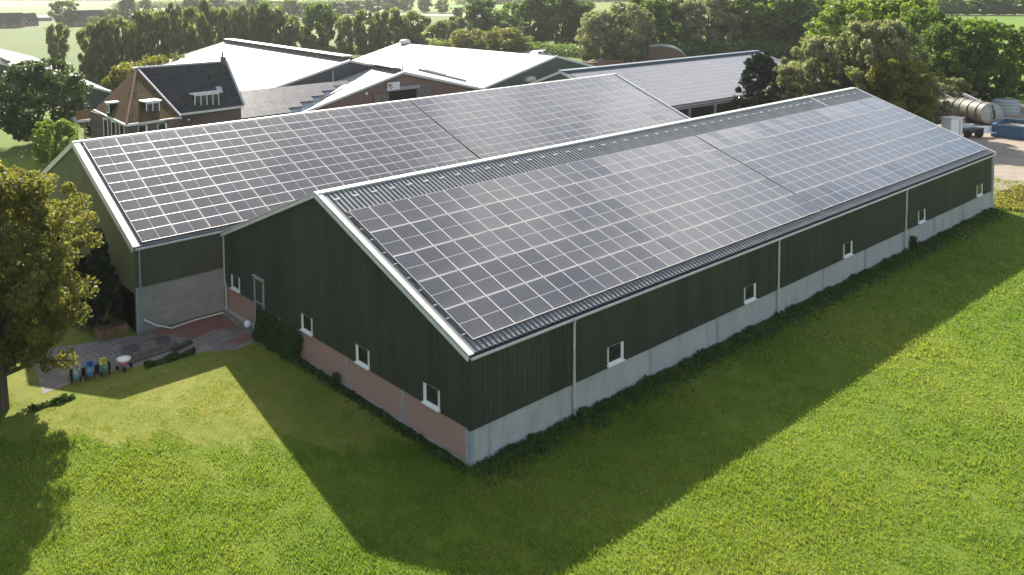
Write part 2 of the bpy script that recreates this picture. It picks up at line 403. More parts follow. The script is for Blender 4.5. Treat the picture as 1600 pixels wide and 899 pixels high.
# ------------------------------------------------------------------ ground
def sheet(name, pts, z, mat):
    mb = MB(); mb.quad([(x, y, z) for x, y in pts]); return structure(mb.build(name, mat))
G0 = 5000
sheet('ground', [(-G0, -G0), (G0, -G0), (G0, G0), (-G0, G0)], 0, 'pasture')
def pxs(*ps): return [tuple(surv(*p)[:2]) for p in ps]
sheet('lawn', [(-40, 36)]+[(-15+.12*k_, 1.5+.86*(15-.12*k_)+.5*math.sin(k_*.23)+.35*math.sin(k_*.61+1)+rnd.uniform(-.3, .3)) for k_ in range(124)]+[(-.1, 2.6), (-.1, 17.8), (-4.8, 17.8), (-4.8, 60), (-40, 60)], .006, 'lawn')
sheet('farmyard', [(19, 36), (110, 36), (110, 125), (24, 110), (19, 60)], .008, 'yard_stone')
sheet('meadow', [(-400, 170), (10, 118), (46, 128), (110, 160), (230, 330), (100, 700), (-600, 700)], .01, 'far_meadow')
sheet('meadow', [(120, 175), (210, 190), (560, 560), (900, 1400), (100, 1200), (150, 500)], .014, 'far_meadow')
sheet('field', pxs((1380, 128), (1700, 128), (1900, 40), (1700, 26), (1400, 29)), .012, 'bright_field')
sheet('field', pxs((1380, 22), (1800, 22), (1800, -5), (1300, 0)), .012, 'bright_field')
sheet('field', pxs((590, 19), (800, 15), (790, -2), (640, 0)), .018, 'bright_field')
sheet('yard', [(51.4, -.2), (54, -2.2), (66, -3), (110, 2), (112, 30), (52, 40)], .010, 'sand')
sheet('road', pxs((1420, 26), (1900, 24), (1900, 22.4), (1420, 24.2)), .02, 'gravel_road')
sheet('path', pxs((1560, 88), (1700, 86), (1700, 80), (1560, 83)), .02, 'gravel_road')
sheet('road', pxs((540, 23.5), (760, 25.5), (760, 23.3), (540, 21.5)), .022, 'gravel_road')
sheet('canal', pxs((0, 11), (60, 8.6), (60, 7.2), (0, 9)), .02, 'water')
sheet('canal', pxs((118, 4.5), (175, 2.2), (175, 1.2), (118, 3.2)), .02, 'water')
# patio
sheet('patio', [(-10.2, 14.5), (-8.6, 14.75), (-6.3, 14.5), (-3.0, 13.9), (-1.9, 13.2), (-.35, 13.55), (-.12, 13.7), (-.12, 17.65), (-4.9, 17.65), (-9.5, 19.0)], .012, 'grey_paving')
sheet('patio_brick', [(-4.3, 16.0), (-3.0, 15.5), (-1.6, 15.9), (-.6, 15.1), (-.5, 17.5), (-4.2, 17.5)], .018, 'red_paving')
sheet('patio_brick', [(-2.0, 14.2), (-.7, 14.6), (-.5, 13.9), (-1.5, 13.6)], .018, 'red_paving')

# ------------------------------------------------------------------ barns
def window_unit(parent, wall, a0, a1, z0, z1, off, name='window'):
    """wall 'y': facade plane y=off facing -y, a along x; wall 'x': plane x=off facing -x, a along y"""
    def B(a, d0, za, b, d1, zb):
        return ((a, off+d0, za), (b, off+d1, zb)) if wall == 'y' else ((off+d0, a, za), (off+d1, b, zb))
    fr = MB(); w = .03; wl, wr, wb = .035, .16, .11
    fr.box(*B(a0, -.05, z0, a0+wl, .02, z1)); fr.box(*B(a1-wr, -.05, z0, a1, .02, z1))
    fr.box(*B(a0+wl, -.048, z0, a1-wr, .02, z0+wb)); fr.box(*B(a0+wl, -.048, z1-w, a1-wr, .02, z1))
    f = fr.build(name, 'white_plastic', parent)
    gl = MB(); gl.box(*B(a0+wl, -.035, z0+wb, a1-wr, -.02, z1-w)); gl.build('pane', 'window_glass', f)
    sl = MB(); sl.box(*B(a0-.04, -.12, z0-.05, a1+.04, .0, z0-.003)); sl.build('sill', 'white_plastic', f)
    hd = MB(); hd.box(*B(a0-.07, -.09, z1+.008, a1+.07, .0, z1+.03)); hd.build('drip_flashing', 'dark_steel', f)
    return f

def panel_array(parent, plane, cells, mats, keep=100, jit=.006, fr=.022):
    """cells: list of (origin, w, h, distance); the nearest ones are parts, the rest one part"""
    u, v, n = plane
    cells = sorted(cells, key=lambda c: c[3])
    for c in cells[:keep]:
        mb = MB(); panel_geo(mb, c[0], u, v, n, c[1], c[2], fr=fr, jit=jit); mb.build('solar_panel', mats, parent)
    if len(cells) > keep:
        mb = MB()
        for c in cells[keep:]: panel_geo(mb, c[0], u, v, n, c[1], c[2], fr=fr, jit=jit)
        stuff(mb.build('solar_panel', mats, parent))

AL, AW, AH, AR, AY, AP = 50.9, 17.8, 4.02, 7.74, 8.985, 1.36
def barn_front():
    t_ = thing('barn', 'long dark green barn in front, with a pale concrete plinth and pink brick gable base', 'barn', (0, 0, 0))
    # plinth
    mb = MB(); mb.box((.0, -.0, -.3), (AL, .25, AP)); mb.build('plinth', 'plinth_concrete', t_)
    mb = MB(); mb.box((-.0, .26, -.3), (.25, 13.82, AP-.01)); mb.box((-.0, 14.68, -.3), (.25, AW, AP-.01)); mb.build('plinth', 'pink_brick', t_)['label'] = 'pink brick gable plinth'
    mb = MB(); mb.box((-.06, 0.0, -.3), (-.003, 13.8, .07)); mb.box((-.12, 14.7, -.3), (-.003, AW, .16)); mb.build('footing', 'plinth_concrete', t_)
    mb = MB(); mb.box((0.2, -.05, -.3), (AL, -.003, .05)); mb.build('footing', 'plinth_concrete', t_)
    mb = MB(); mb.box((-.03, -.03, 0), (.14, .12, AP-.03)); mb.build('corner_post', 'zinc', t_)
    for x in (10.4, 15.5, 25.7, 30.75, 40.7, 45.65):
        MB().box((x-.09, -.022, 0), (x+.09, .0, AP-.02)).build('pilaster', 'zinc', t_)
    for y in (3.6, 7.2): MB().box((-.022, y-.07, 0), (0, y+.07, AP-.02)).build('pilaster', 'zinc', t_)
    # cladding
    mb = MB(); clad(mb, (-.05, -.035, 0), (1, 0, 0), (0, -1, 0), AL+.05, lambda u: AP-.04, lambda u: AH-.02, 0, .25, .035)
    mb.box((-.04, 0, AP-.03), (AL, .2, AH-.06)); mb.build('wall_cladding', 'dark_green_metal', t_)
    def ztop(u):
        y = u-.05
        return (AH+(AR-AH)*y/AY if y < AY else AR-(AR-AH)*(y-AY)/(AW-AY))-.05
    mb = MB(); clad(mb, (-.035, -.05, 0), (0, 1, 0), (-1, 0, 0), 13.83, lambda u: AP-.04, ztop, 0, .25, .035)
    mb2 = MB(); clad(mb, (-.035, 14.72-.05+.0, 0), (0, 1, 0), (-1, 0, 0), AW-14.67, lambda u: AP-.04, lambda u: ztop(u+14.67), 0, .25, .035)
    clad(mb, (-.035, 13.78, 0), (0, 1, 0), (-1, 0, 0), .9, lambda u: 2.66, lambda u: ztop(u+13.83), 0, .25, .035)
    mb.quad([(0.01, 0, AP), (0.01, 13.82, AP), (0.01, 13.82, ztop(13.8)), (0.01, AY, AR-.1), (0.01, 0, AH-.1)])
    mb.quad([(0.01, 14.68, AP), (0.01, AW, AP), (0.01, AW, AH-.1), (.01, 14.68, ztop(14.7))])
    mb.quad([(0.01, 13.82, 2.66), (0.01, 14.68, 2.66), (0.01, 14.68, ztop(14.7)), (.01, 13.82, ztop(13.8))])
    mb.build('wall_cladding', 'dark_green_metal', t_)
    mb = MB(); mb.box((-.075, -.075, AP-.06), (-.045, -.04, AH-.05)); mb.box((-.076, -.04, AP-.06), (-.06, .08, AH-.05)); mb.box((-.04, -.076, AP-.06), (.08, -.073, AH-.05)); mb.build('corner_flashing', 'dark_green_metal', t_)
    # far gable and back
    mb = MB(); mb.quad([(AL, 0, 0), (AL, AW, 0), (AL, AW, AH), (AL, AY, AR), (AL, 0, AH)]); mb.box((AL-.02, -.09, 0), (AL+.05, -.0, AH-.1), 1)
    mb.quad([(0, AW-.01, 0), (AL, AW-.01, 0), (AL, AW-.01, AH-.05), (0, AW-.01, AH-.05)])
    mb.build('far_gable', ['dark_green_metal', 'white_trim'], t_)
    # drip ledge
    MB().box((-.07, -.09, AP-.065), (AL, -.03, AP-.045)).build('drip_flashing', 'dark_steel', t_)
    # roof
    sl = np.array([0, AY, AR-AH]); ln = np.linalg.norm(sl); v = sl/ln; n = np.array([0, -v[2], v[1]]); u = np.array([1., 0, 0])
    e = np.array([-.06, 0, AH])-v*.14
    mb = MB(); roofsheet(mb, e, (1, 0, 0), v*(ln+.14), AL+.1, 0, .25, .065)
    vb = np.array([0, AW-AY, AH-AR]); 
    roofsheet(mb, (-.06, AW, AH-.0), (1, 0, 0), -vb, AL+.1, 0, .25, .045)
    mb.build('roof', 'roof_metal', t_)
    mb = MB(); mb.beam((-.14, AY, AR+.03), (AL+.12, AY, AR+.03), .34, .075); mb.build('ridge_cap', 'white_trim', t_)
    for xx, nm in ((-.16, 'rake_trim'), (AL+.1, 'rake_trim')):
        mb = MB()
        w = .25 if xx < 0 else .16
        mb.beam(np.array([xx+w/2-.06, 0, AH])-v*.2+n*.07, np.array([xx+w/2-.06, AY, AR])+n*.07, w, .05, upv=n)
        mb.beam((xx-.07, -.2, AH-.15), (xx-.07, AY, AR-.06), .035, .15)
        nb = np.array([0, (AR-AH), AW-AY]); nb /= np.linalg.norm(nb)
        mb.beam(np.array([xx+w/2-.06, AY, AR])+nb*.07, np.array([xx+w/2-.06, AW+.0, AH])+nb*.07, w, .05, upv=nb)
        mb.beam((xx-.07, AY, AR-.06), (xx-.07, AW, AH-.10), .035, .15)
        mb.build(nm, 'white_trim', t_)
    # gutter
    mb = MB(); mb.tube([(-.1, -.21, AH-.17), (AL+.1, -.21, AH-.17)], .055, 10); mb.build('gutter', 'gutter_white', t_)
    MB().box((-.08, -.13, AH-.2), (AL+.05, -.06, AH-.11)).build('fascia', 'dark_steel', t_)
    for i, x in enumerate((5.36, 20.8, 36.0, AL+.02)):
        mb = MB(); top = (x, -.2, AH-.16); 
        mb.tube([top, (x, -.14, AH-.35), (x, -.11, AP+.1), (x, -.11, [.38, .02, .3, .05][i])], .052, 8)
        p_ = mb.build('downpipe', 'gutter_white', t_)
        MB().lathe([(.07, AP-.02), (.07, AP+.08)], (x, -.11, 0), 10).build('bracket', 'grey_trim', p_)
        if i in (0, 2): MB().tube([(x, -.11, -.1), (x, -.11, .37 if i == 0 else .29)], .058, 8).build('pipe_shoe', 'zinc' if i == 0 else 'dark_steel', p_)
    # windows
    for x in (7.42, 17.66, 27.85, 37.9, 47.85): window_unit(t_, 'y', x, x+.98, 1.40, 2.16, -.07)
    for y in (1.45, 5.55, 9.6, 16.15): window_unit(t_, 'x', y, y+.82, 1.42, 2.16, -.07)
    # door
    mb = MB(); mb.box((-.10, 14.60, .16), (-.02, 14.70, 2.62)); mb.box((-.10, 13.80, .16), (-.02, 13.88, 2.62)); mb.box((-.10, 13.88, 2.54), (-.02, 14.60, 2.62)); mb.box((-.10, 13.88, .14), (-.02, 14.60, .2)); mb.box((-.09, 13.88, 1.40), (-.03, 14.60, 1.46))
    d = mb.build('door', 'zinc', t_)
    MB().box((-.06, 13.88, .2), (-.04, 14.60, 2.54)).build('door_leaf', 'dark_green_metal', d)
    MB().box((-.16, 13.7, 2.66), (-.02, 14.8, 2.69)).build('drip_flashing', 'grey_trim', d)
    # flashing seam near the far end
    MB().beam(np.array([43.4, 0, AH])+v*8.2+n*.07, np.array([43.4, 0, AH])+v*(ln-.05)+n*.07, .12, .05, upv=n).build('roof_seam', 'white_trim', t_)
    # snow hooks along the ridge strip
    for k in range(50):
        x = .48+k*1.0
        p = np.array([x, 0, AH])+v*9.03+n*.075
        mb = MB(); mb.beam(p-u*.17, p+u*.17, .05, .05, upv=n); mb.beam(p-u*.1-v*.12, p-u*.1, .03, .02, upv=n); mb.beam(p+u*.1-v*.12, p+u*.1, .03, .02, upv=n)
        mb.build('snow_hook', 'white_trim', t_)
    # modules
    cells = []
    for x0, pt, nn in ((.42, 1.064, 24), (26.14, 1.0615, 23)):
        for i in range(nn):
            for j in range(5):
                o_ = np.array([x0+i*pt, 0, AH])+v*(.30+j*1.563)+n*.10
                cells.append((o_, pt-.012, 1.563-.025, np.linalg.norm(o_-O)))
    panel_array(t_, (u, v, n), cells, ['solar_frame', 'solar_glass'], fr=.022)
    # rails and end clamps seen at the left edge
    for j in range(5):
        for q in (.35, 1.2):
            s_ = .30+j*1.563+q; p = np.array([.20, 0, AH])+v*s_+n*.075
            MB().beam(p, p+u*50.35, .04, .045, upv=n).build('mounting_rail', 'zinc', t_)
    mb = MB(); mb.tube([np.array([.33, 0, AH])+v*s_+n*.07+u*rnd.uniform(-.03, .03) for s_ in np.linspace(.5, 8.1, 24)], .022, 6); mb.build('cable', 'black_rubber', t_)
    mb = MB(); mb.tube([np.array([26.04, 0, AH])+v*s_+n*.08 for s_ in np.linspace(.4, 8.1, 24)], .03, 6); mb.build('cable', 'black_rubber', t_)
barn_front()

BX0, BX1, BY0, BH, BY1, BR = -4.8, 44.5, 17.8, 4.26, 26.37, 8.10
def barn_second():
    t_ = thing('barn', 'green barn behind the front one, panels to its ridge, block wall facing the patio', 'barn', (BX0, BY0, 0))
    bz = 2.25; BE = 2*BY1-BY0
    MB().box((BX0+.02, BY0, -.3), (0.0, BY0+.2, bz)).build('block_wall', 'block_wall', t_)
    MB().box((BX0, BY0+.22, -.3), (BX0+.2, BE, bz-.3)).build('plinth', 'pink_brick', t_)
    MB().box((BX0-.03, BY0-.04, 0), (BX0+.12, BY0+.1, bz+.0)).build('corner_post', 'zinc', t_)
    mb = MB(); clad(mb, (BX0-.02, BY0-.03, 0), (1, 0, 0), (0, -1, 0), -BX0, lambda u: bz-.02, lambda u: BH-.06, 0, .25, .03)
    mb.box((BX0, BY0, bz-.01), (0, BY0+.1, BH-.1)); mb.build('wall_cladding', 'brown_green_metal', t_)
    def zt(u):
        y = BY0+u
        return (BH+(BR-BH)*u/(BY1-BY0) if y < BY1 else BR-(BR-BH)*(y-BY1)/(BY1-BY0))-.06
    mb = MB(); clad(mb, (BX0-.03, BY0-.02, 0), (0, 1, 0), (-1, 0, 0), BE-BY0, lambda u: bz-.32, zt, 0, .25, .03)
    mb.quad([(BX0, BY0, 0), (BX0, BE, 0), (BX0, BE, BH-.1), (BX0, BY1, BR-.15), (BX0, BY0, BH-.1)])
    mb.build('gable_cladding', 'olive_green_metal', t_)
    mb = MB(); mb.quad([(BX1, BY0, 0), (BX1, BE, 0), (BX1, BE, BH), (BX1, BY1, BR), (BX1, BY0, BH)]); mb.quad([(BX0, BE, 0), (BX1, BE, 0), (BX1, BE, BH), (BX0, BE, BH)]); mb.quad([(0, BY0+.01, 0), (BX1, BY0+.01, 0), (BX1, BY0+.01, BH-.05), (0, BY0+.01, BH-.05)])
    mb.build('far_wall', 'dark_green_metal', t_)
    sl = np.array([0, BY1-BY0, BR-BH]); ln = np.linalg.norm(sl); v = sl/ln; n = np.array([0, -v[2], v[1]]); u = np.array([1., 0, 0])
    mb = MB(); roofsheet(mb, np.array([BX0, BY0, BH])-v*.1, (1, 0, 0), v*(ln+.1), BX1-BX0, 0, .2, .04)
    roofsheet(mb, (BX0, BE, BH), (1, 0, 0), (0, BY1-BE, BR-BH), BX1-BX0, 0, .25, .04); mb.build('roof', 'roof_metal', t_)
    MB().beam((BX0-.1, BY1, BR+.04), (BX1+.1, BY1, BR+.04), .3, .09).build('ridge_cap', 'white_trim', t_)
    nb = np.array([0, v[2], v[1]])
    for k, x in enumerate((BX0-.05, BX1)):
        mb = MB(); w = .34 if k == 0 else .2
        mb.beam(np.array([x+w/2-.1, BY0, BH])-v*.12+n*.07, np.array([x+w/2-.1, BY1, BR])+n*.07, w, .06, upv=n)
        mb.beam((x-.1, BY0-.1, BH-.16), (x-.1, BY1, BR-.1), .04, .24); mb.beam((x-.1, BY1, BR-.1), (x-.1, BE, BH-.1), .04, .24)
        mb.beam(np.array([x+w/2-.1, BY1, BR])+nb*.07, np.array([x+w/2-.1, BE, BH])+nb*.07, w, .06, upv=nb)
        mb.build('rake_trim', 'white_trim', t_)
        if k == 1:
            for q in (.35, .6): MB().beam(np.array([x-q, BY0, BH])+v*.2+n*.1, np.array([x-q, BY1, BR])-v*.1+n*.1, .05, .05, upv=n).build('edge_rail', 'zinc', t_)
    MB().tube([(BX0-.05, BY0-.13, BH-.12), (0, BY0-.13, BH-.12)], .06, 10).build('gutter', 'gutter_white', t_)
    mb = MB(); mb.tube([(BX0+.17, BY0-.13, BH-.14), (BX0+.17, BY0-.1, BH-.3), (BX0+.17, BY0-.1, .05)], .045, 8); mb.build('downpipe', 'zinc', t_)
    mb = MB(); mb.tube([(-.12, BY0-.13, BH-.16), (-.12, BY0-.1, BH-.3), (-.12, BY0-.1, 1.55), (-.10, BY0-.2, 1.35), (-.10, BY0-.2, .05)], .045, 8); mb.build('downpipe', 'gutter_white', t_)
    cells = []
    for x0, pt, nn in ((-4.42, 1.845, 13), (19.76, 1.85, 13)):
        for i in range(nn):
            for j in range(11):
                o_ = np.array([x0+i*pt, BY0, BH])+v*(.07+j*.824)+n*.11
                cells.append((o_, pt-.022, .824-.010, np.linalg.norm(o_-O)))
    panel_array(t_, (u, v, n), cells, ['solar_frame', 'solar_glass'], fr=.020)
    MB().beam(np.array([19.67, BY0, BH])+v*.1+n*.13, np.array([19.67, BY0, BH])+v*(ln-.25)+n*.10, .05, .04, upv=n).build('cable_tray', 'black_rubber', t_)
    for yy in (.3,):
        MB().box((BX0+1.0, BY0-.12, 2.9), (BX0+1.0+.02, BY0-.1, 2.92)).build('bracket', 'grey_trim', t_)
barn_second()

# generic gabled barn with an arbitrary ridge direction
def gable_barn(t_, P, Q, hwL, hwR, zr, zeL, zeR, roofmat, wallmat, cap=None, over=.15, panels=None, trim='white_trim', gabledir=None, near_wall=True, open_sides=False):
    """P near apex (x,y), Q far apex; left = the side to the left when looking from P to Q"""
    P = np.array(P, float); Q = np.array(Q, float); d = Q-P; ln = np.linalg.norm(d); d /= ln
    l = np.array([-d[1], d[0]]) if gabledir is None else np.array(gabledir, float)
    def p3(q, z): return np.array([q[0], q[1], z])
    out = {}
    for side, hw, ze, s in (('L', hwL, zeL, 1), ('R', hwR, zeR, -1)):
        e0 = p3(P+l*s*hw-d*over, ze); r0 = p3(P-d*over, zr); r1 = p3(Q+d*over, zr); e1 = p3(Q+l*s*hw+d*over, ze)
        out[side] = (e0, r0, r1, e1)
    mb = MB()
    for side in 'LR':
        e0, r0, r1, e1 = out[side]
        nn = np.cross(r1-r0, e0-r0); nn /= np.linalg.norm(nn)
        if nn[2] < 0: nn = -nn
        mb.quad([e0, r0, r1, e1]); mb.quad([e0-nn*.08, e1-nn*.08, r1-nn*.08, r0-nn*.08]); mb.quad([e0, e1, e1-nn*.08, e0-nn*.08])
    roof = mb.build('roof', roofmat, t_)
    if cap: MB().beam(p3(P-d*over, zr+.02), p3(Q+d*over, zr+.02), cap[1], cap[2]).build('ridge_cap', cap[0], t_)
    for s in (0, 1):
        mb = MB()
        for side in 'LR':
            e0, r0, r1, e1 = out[side]
            a, b = (e0, r0) if s == 0 else (e1, r1)
            mb.beam(a+np.array([0, 0, -.03]), b+np.array([0, 0, -.03]), .14, .26)
        mb.build('rake_trim', trim, t_)
    for c, w in ((P, near_wall), (Q, True)):
        if w: MB().quad([p3(c+l*hwL, 0), p3(c-l*hwR, 0), p3(c-l*hwR, zeR-.08), p3(c, zr-.1), p3(c+l*hwL, zeL-.08)]).build('gable_wall', wallmat, t_)
    if not open_sides:
        for s, hw, ze in ((1, hwL, zeL), (-1, hwR, zeR)):
            MB().quad([p3(P+l*s*hw, 0), p3(Q+l*s*hw, 0), p3(Q+l*s*hw, ze-.08), p3(P+l*s*hw, ze-.08)]).build('side_wall', wallmat, t_)
    return out, d, l

def vent_cap(t_, P, Q, zr, w=1.1, h=.55, top='cream', side='wood_grey'):
    P = np.array([*P, zr], float); Q = np.array([*Q, zr], float)
    MB().beam(P+[0, 0, h+.04], Q+[0, 0, h+.04], w+.3, .07).build('vent_cover', 'white_trim', t_)
    d = (Q-P); ln = np.linalg.norm(d); d /= ln; a = np.cross(d, (0, 0, 1))
    mb = MB(); k = int(ln/.8)
    for s in (-1, 1):
        for i in range(k+1):
            p = P+d*ln*i/k+a*s*w/2
            mb.beam(p-[0, 0, .25], p+[0, 0, h], .10, .10)
        mb.beam(P+a*s*w/2+[0, 0, .0], Q+a*s*w/2+[0, 0, .0], .06, .22)
    mb.build('vent_frame', side, t_)
    MB().beam(P+[0, 0, h*.35], Q+[0, 0, h*.35], w*.75, h*.7).build('vent_core', 'dark_steel', t_)

# E big white roof
t_ = thing('barn', 'large barn at left behind the house, broad white roof with a long raised ridge vent', 'barn', (37.6, 58.2, 0))
gable_barn(t_, (37.6, 58.2), (45.6, 104), 16.5, 16, 8.0, 4.1, 4.1, 'white_sheet', 'dark_steel', gabledir=(-1, .04))
vent_cap(t_, (37.8, 58.8), (45.4, 103.5), 8.0, 1.1, .45)
MB().tube([(35.0, 57.9, 7.0), (35.0, 57.85, 5.0)], .1, 8).build('downpipe', 'zinc', t_)
# D white roof
t_ = thing('barn', 'barn in the middle distance, bright white roof and green corrugated gable', 'barn', (66.4, 51.5, 0))
gable_barn(t_, (66.4, 51.5), (70.2, 88), 14, 13.2, 7.0, 3.7, 3.7, 'white_sheet', 'mid_green_metal', gabledir=(-1, .03))
mb = MB()
for k in range(110):
    y = 51.33; x = 53+k*.245; z = 7-abs(x-66.4)*.243-.25
    mb.box((x, y-.03, .1), (x+.1, y, z))
mb.build('wall_rib', 'mid_green_metal', t_)
MB().beam((52.6, 52.6, 3.95), (66.45, 52.4, 7.12), .05, .05).build('roof_seam', 'dark_steel', t_)
MB().lathe([(0, 0.0), (.9, .0), (1.0, .3), (.8, .6), (0, .75)], (70.0, 86.6, 7.0), 14).build('ridge_vent', 'white_trim', t_, smooth=True)
# F brick barn with the sign
t_ = thing('barn', 'brick barn with a white board over its wide dark doorway and a white roof', 'barn', (39.4, 50.7, 0))
gable_barn(t_, (39.4, 50.7), (41.2, 58.0), 14.2, 13.6, 7.0, 3.6, 3.75, 'white_sheet', 'red_brick_x', gabledir=(-1, .02), over=.25)
vent_cap(t_, (39.6, 51.6), (41.1, 57.6), 7.0, 1.1, .42)
yF = 50.55
def onF(px, py):
    d = fw + rt2*(px-800-SX)/FOC - up2*(py-449.5-SY)/FOC
    return O+d*(yF-O[1])/d[1]
a = onF(607, 143); b = onF(650, 158); c2 = onF(603, 139); d2 = onF(655, 144)
MB().box((a[0], yF-.06, 0), (b[0], yF+.3, a[2]-.02)).build('doorway', 'doorway_shade', t_)  # solid near-black block; the shade inside the opening is painted as its colour
MB().box((c2[0], yF-.18, a[2]), (onF(655, 140)[0], yF+.1, a[2]+.38)).build('lintel', 'zinc', t_)
e = onF(583, 150)
MB().box((e[0], yF-.14, .1), (a[0]-.05, yF-.02, a[2]-.12)).build('sliding_door', 'wood_grey', t_)
e = onF(673, 141)
MB().box((b[0]+.05, yF-.14, .1), (e[0], yF-.02, a[2]-.05)).build('sliding_door', 'wood_grey', t_)
MB().lathe([(0, -.1), (.14, -.1), (.14, 0), (0, 0)], (onF(572, 146)[0], yF-.05, onF(572, 146)[2]), 10, axis='y').build('wall_lamp', 'white_plastic', t_)
a = onF(603.5, 129.5); b = onF(622.5, 139)
s_ = MB(); s_.box((a[0], yF-.24, b[2]), (b[0], yF-.19, a[2])); sg = s_.build('sign_board', 'white_plastic', t_)
sw = b[0]-a[0]; sh = a[2]-b[2]
def SP(u, v): return (a[0]+u*sw, yF-.252, b[2]+v*sh)
mb = MB()
mb.tube([SP(.05, .75), SP(.11, .82), SP(.14, .6), SP(.10, .40), SP(.16, .22), SP(.24, .20)], sh*.055, 6)
mb.tube([SP(.22, .84), SP(.20, .62), SP(.26, .50), SP(.33, .52), SP(.36, .30), SP(.30, .16)], sh*.06, 6)
mb.tube([SP(.30, .72), SP(.36, .80), SP(.40, .74)], sh*.045, 6)
mb.build('emblem', 'black_ink', sg)
mb = MB()
for r_, (u0, u1) in enumerate(((.50, .86), (.50, .80), (.50, .92))):
    mb.box(SP(u0, .70-r_*.2), (SP(u1, 0)[0], yF-.245, SP(0, .74-r_*.2)[2]))
mb.build('lettering', 'grey_trim', sg)
mb = MB(); mb.tube([(41.5, 50.2, 7.15), (49.5, 51.0, 5.15)], .16, 8); mb.tube([(43.0, 50.9, 7.0), (46.5, 51.3, 6.1)], .12, 8); mb.build('vent_duct', 'zinc', t_)
# G lean-to roof with dark modules
t_ = thing('lean_to', 'low annexe roof beside the house, dark solar panels stepping down its right edge', 'annexe', (19.5, 49.5, 0))
gv = np.array([0, -5.6, -2.8]); gl_ = np.linalg.norm(gv); gv /= gl_; gn = np.array([0, -gv[2], gv[1]]); gn = gn if gn[2] > 0 else -gn
def zF(x): return 7.0-(39.4-x)*.2394
mb = MB(); xs = np.arange(19.6, 36.0, .3)
for x in xs:
    # each sheet strip ends at the valley with the brick barn's roof
    zv = zF(x+.15); s1 = max(0, min(gl_, (6.0-zv)/(-gv[2]))) if x > 26 else gl_
    if x <= 26: s1 = gl_
    if s1 <= .05: continue
    top = np.array([x, 55.1, 6.0]); q = top+gv*s1
    mb.quad([q, q+[.18, 0, 0], top+[.18, 0, 0], top]); mb.quad([q+[.18, 0, .0], q+[.24, 0, .07], top+[.24, 0, .07], top+[.18, 0, .0]]); mb.quad([q+[.24, 0, .07], q+[.30, 0, 0], top+[.30, 0, 0], top+[.24, 0, .07]])
mb.build('roof', 'zinc', t_)
MB().box((19.7, 49.6, 0), (26.5, 49.8, 3.1)).build('wall', 'red_brick_x', t_)
MB().box((19.7, 49.8, 0), (19.9, 58, 3.1)).build('wall', 'red_brick_x', t_)
uX = np.array([1., 0, 0]); cells = []
pw, ph = 2.55, .78
for j in range(6):
    px_, py_ = [(541, 128), (521, 138), (503, 147), (487, 155), (468, 163), (450, 172)][j]
    d_ = fw + rt2*(px_-800-SX)/FOC - up2*(py_-449.5-SY)/FOC
    q_ = O+d_*(np.dot(np.array([20, 55.1, 6.0])-O, gn)/np.dot(d_, gn)); xr = q_[0]
    nn = int(math.ceil((xr-19.7)/1.7))
    for i in range(nn):
        x = xr-(i+1)*1.7
        o_ = np.array([x, 55.1, 6.0])+gv*((j+1)*ph+.05)+gn*.16
        cells.append((o_, 1.68, ph-.01, 60))
panel_array(t_, (uX, -gv, gn), cells, ['dark_steel', 'solar_glass_far'], fr=.02, jit=.004)

# C long dark solar roof, open shed
t_ = thing('barn', 'open fronted shed at right, grey solar panel roof with a blue grey ridge cap', 'barn', (51.5, 37.5, 0))
P = (51.5, 38.3); Q = (88.5, 36.2)
out, d, l = gable_barn(t_, P, Q, 9, 9.3, 7.0, 3.6, 3.55, 'roof_metal', 'mid_green_metal', cap=('blue_grey_cap', .9, .25), trim='white_trim', open_sides=True)
MB().box((52, 46.6, 0), (88, 46.8, 3.5)).build('back_wall', 'mid_green_metal', t_)
e0, r0, r1, e1 = out['R']
vv = (r0-e0); cl = np.linalg.norm(vv); vv /= cl; uu = np.array([d[0], d[1], 0]); cn = np.cross(uu, vv); cn = cn if cn[2] > 0 else -cn
cells = []
for x0, nn in ((.4, 11), (20.7, 8)):
    for i in range(nn):
        for j in range(11):
            o_ = e0+uu*(x0+i*1.84)+vv*(.15+j*.80)+cn*.08
            cells.append((o_, 1.82, .79, np.linalg.norm(o_-O)))
panel_array(t_, (uu, vv, cn), cells, ['solar_frame', 'solar_glass_far'], fr=.016, jit=.004)
for k in range(9):
    p = e0+uu*(.3+k*4.5); MB().beam((p[0], p[1]+.1, 0), (p[0], p[1]+.1, 3.35), .22, .22, upv=(0, 1, 0)).build('post', 'zinc', t_)
MB().beam(e0+[0, -.05, -.2], e1+[0, -.05, -.2], .12, .3).build('eave_beam', 'zinc', t_)
MB().beam(e0+[0, -.2, -.1], e1+[0, -.2, -.1], .14, .12).build('gutter', 'dark_steel', t_)
MB().beam((e0[0], e0[1]+.2, .55), (e1[0], e1[1]+.2, .55), .15, 1.1).build('feed_barrier', 'wood_grey', t_)

# round capped stack in front of D
p = surv(820, 137, 3.2)
t_ = thing('feed_silo', 'squat round stack with a beige domed cap, standing before the green gable', 'silo', (p[0], p[1], 0))
MB().lathe([(1.0, 0), (1.0, 4.1)], (p[0], p[1], 0), 18).build('shaft', 'brown_wall', t_, smooth=False)
MB().lathe([(1.1, 4.0), (1.45, 4.1), (1.45, 4.5), (1.1, 4.75), (0, 4.85)], (p[0], p[1], 0), 18).build('cap', 'cream', t_, smooth=True)

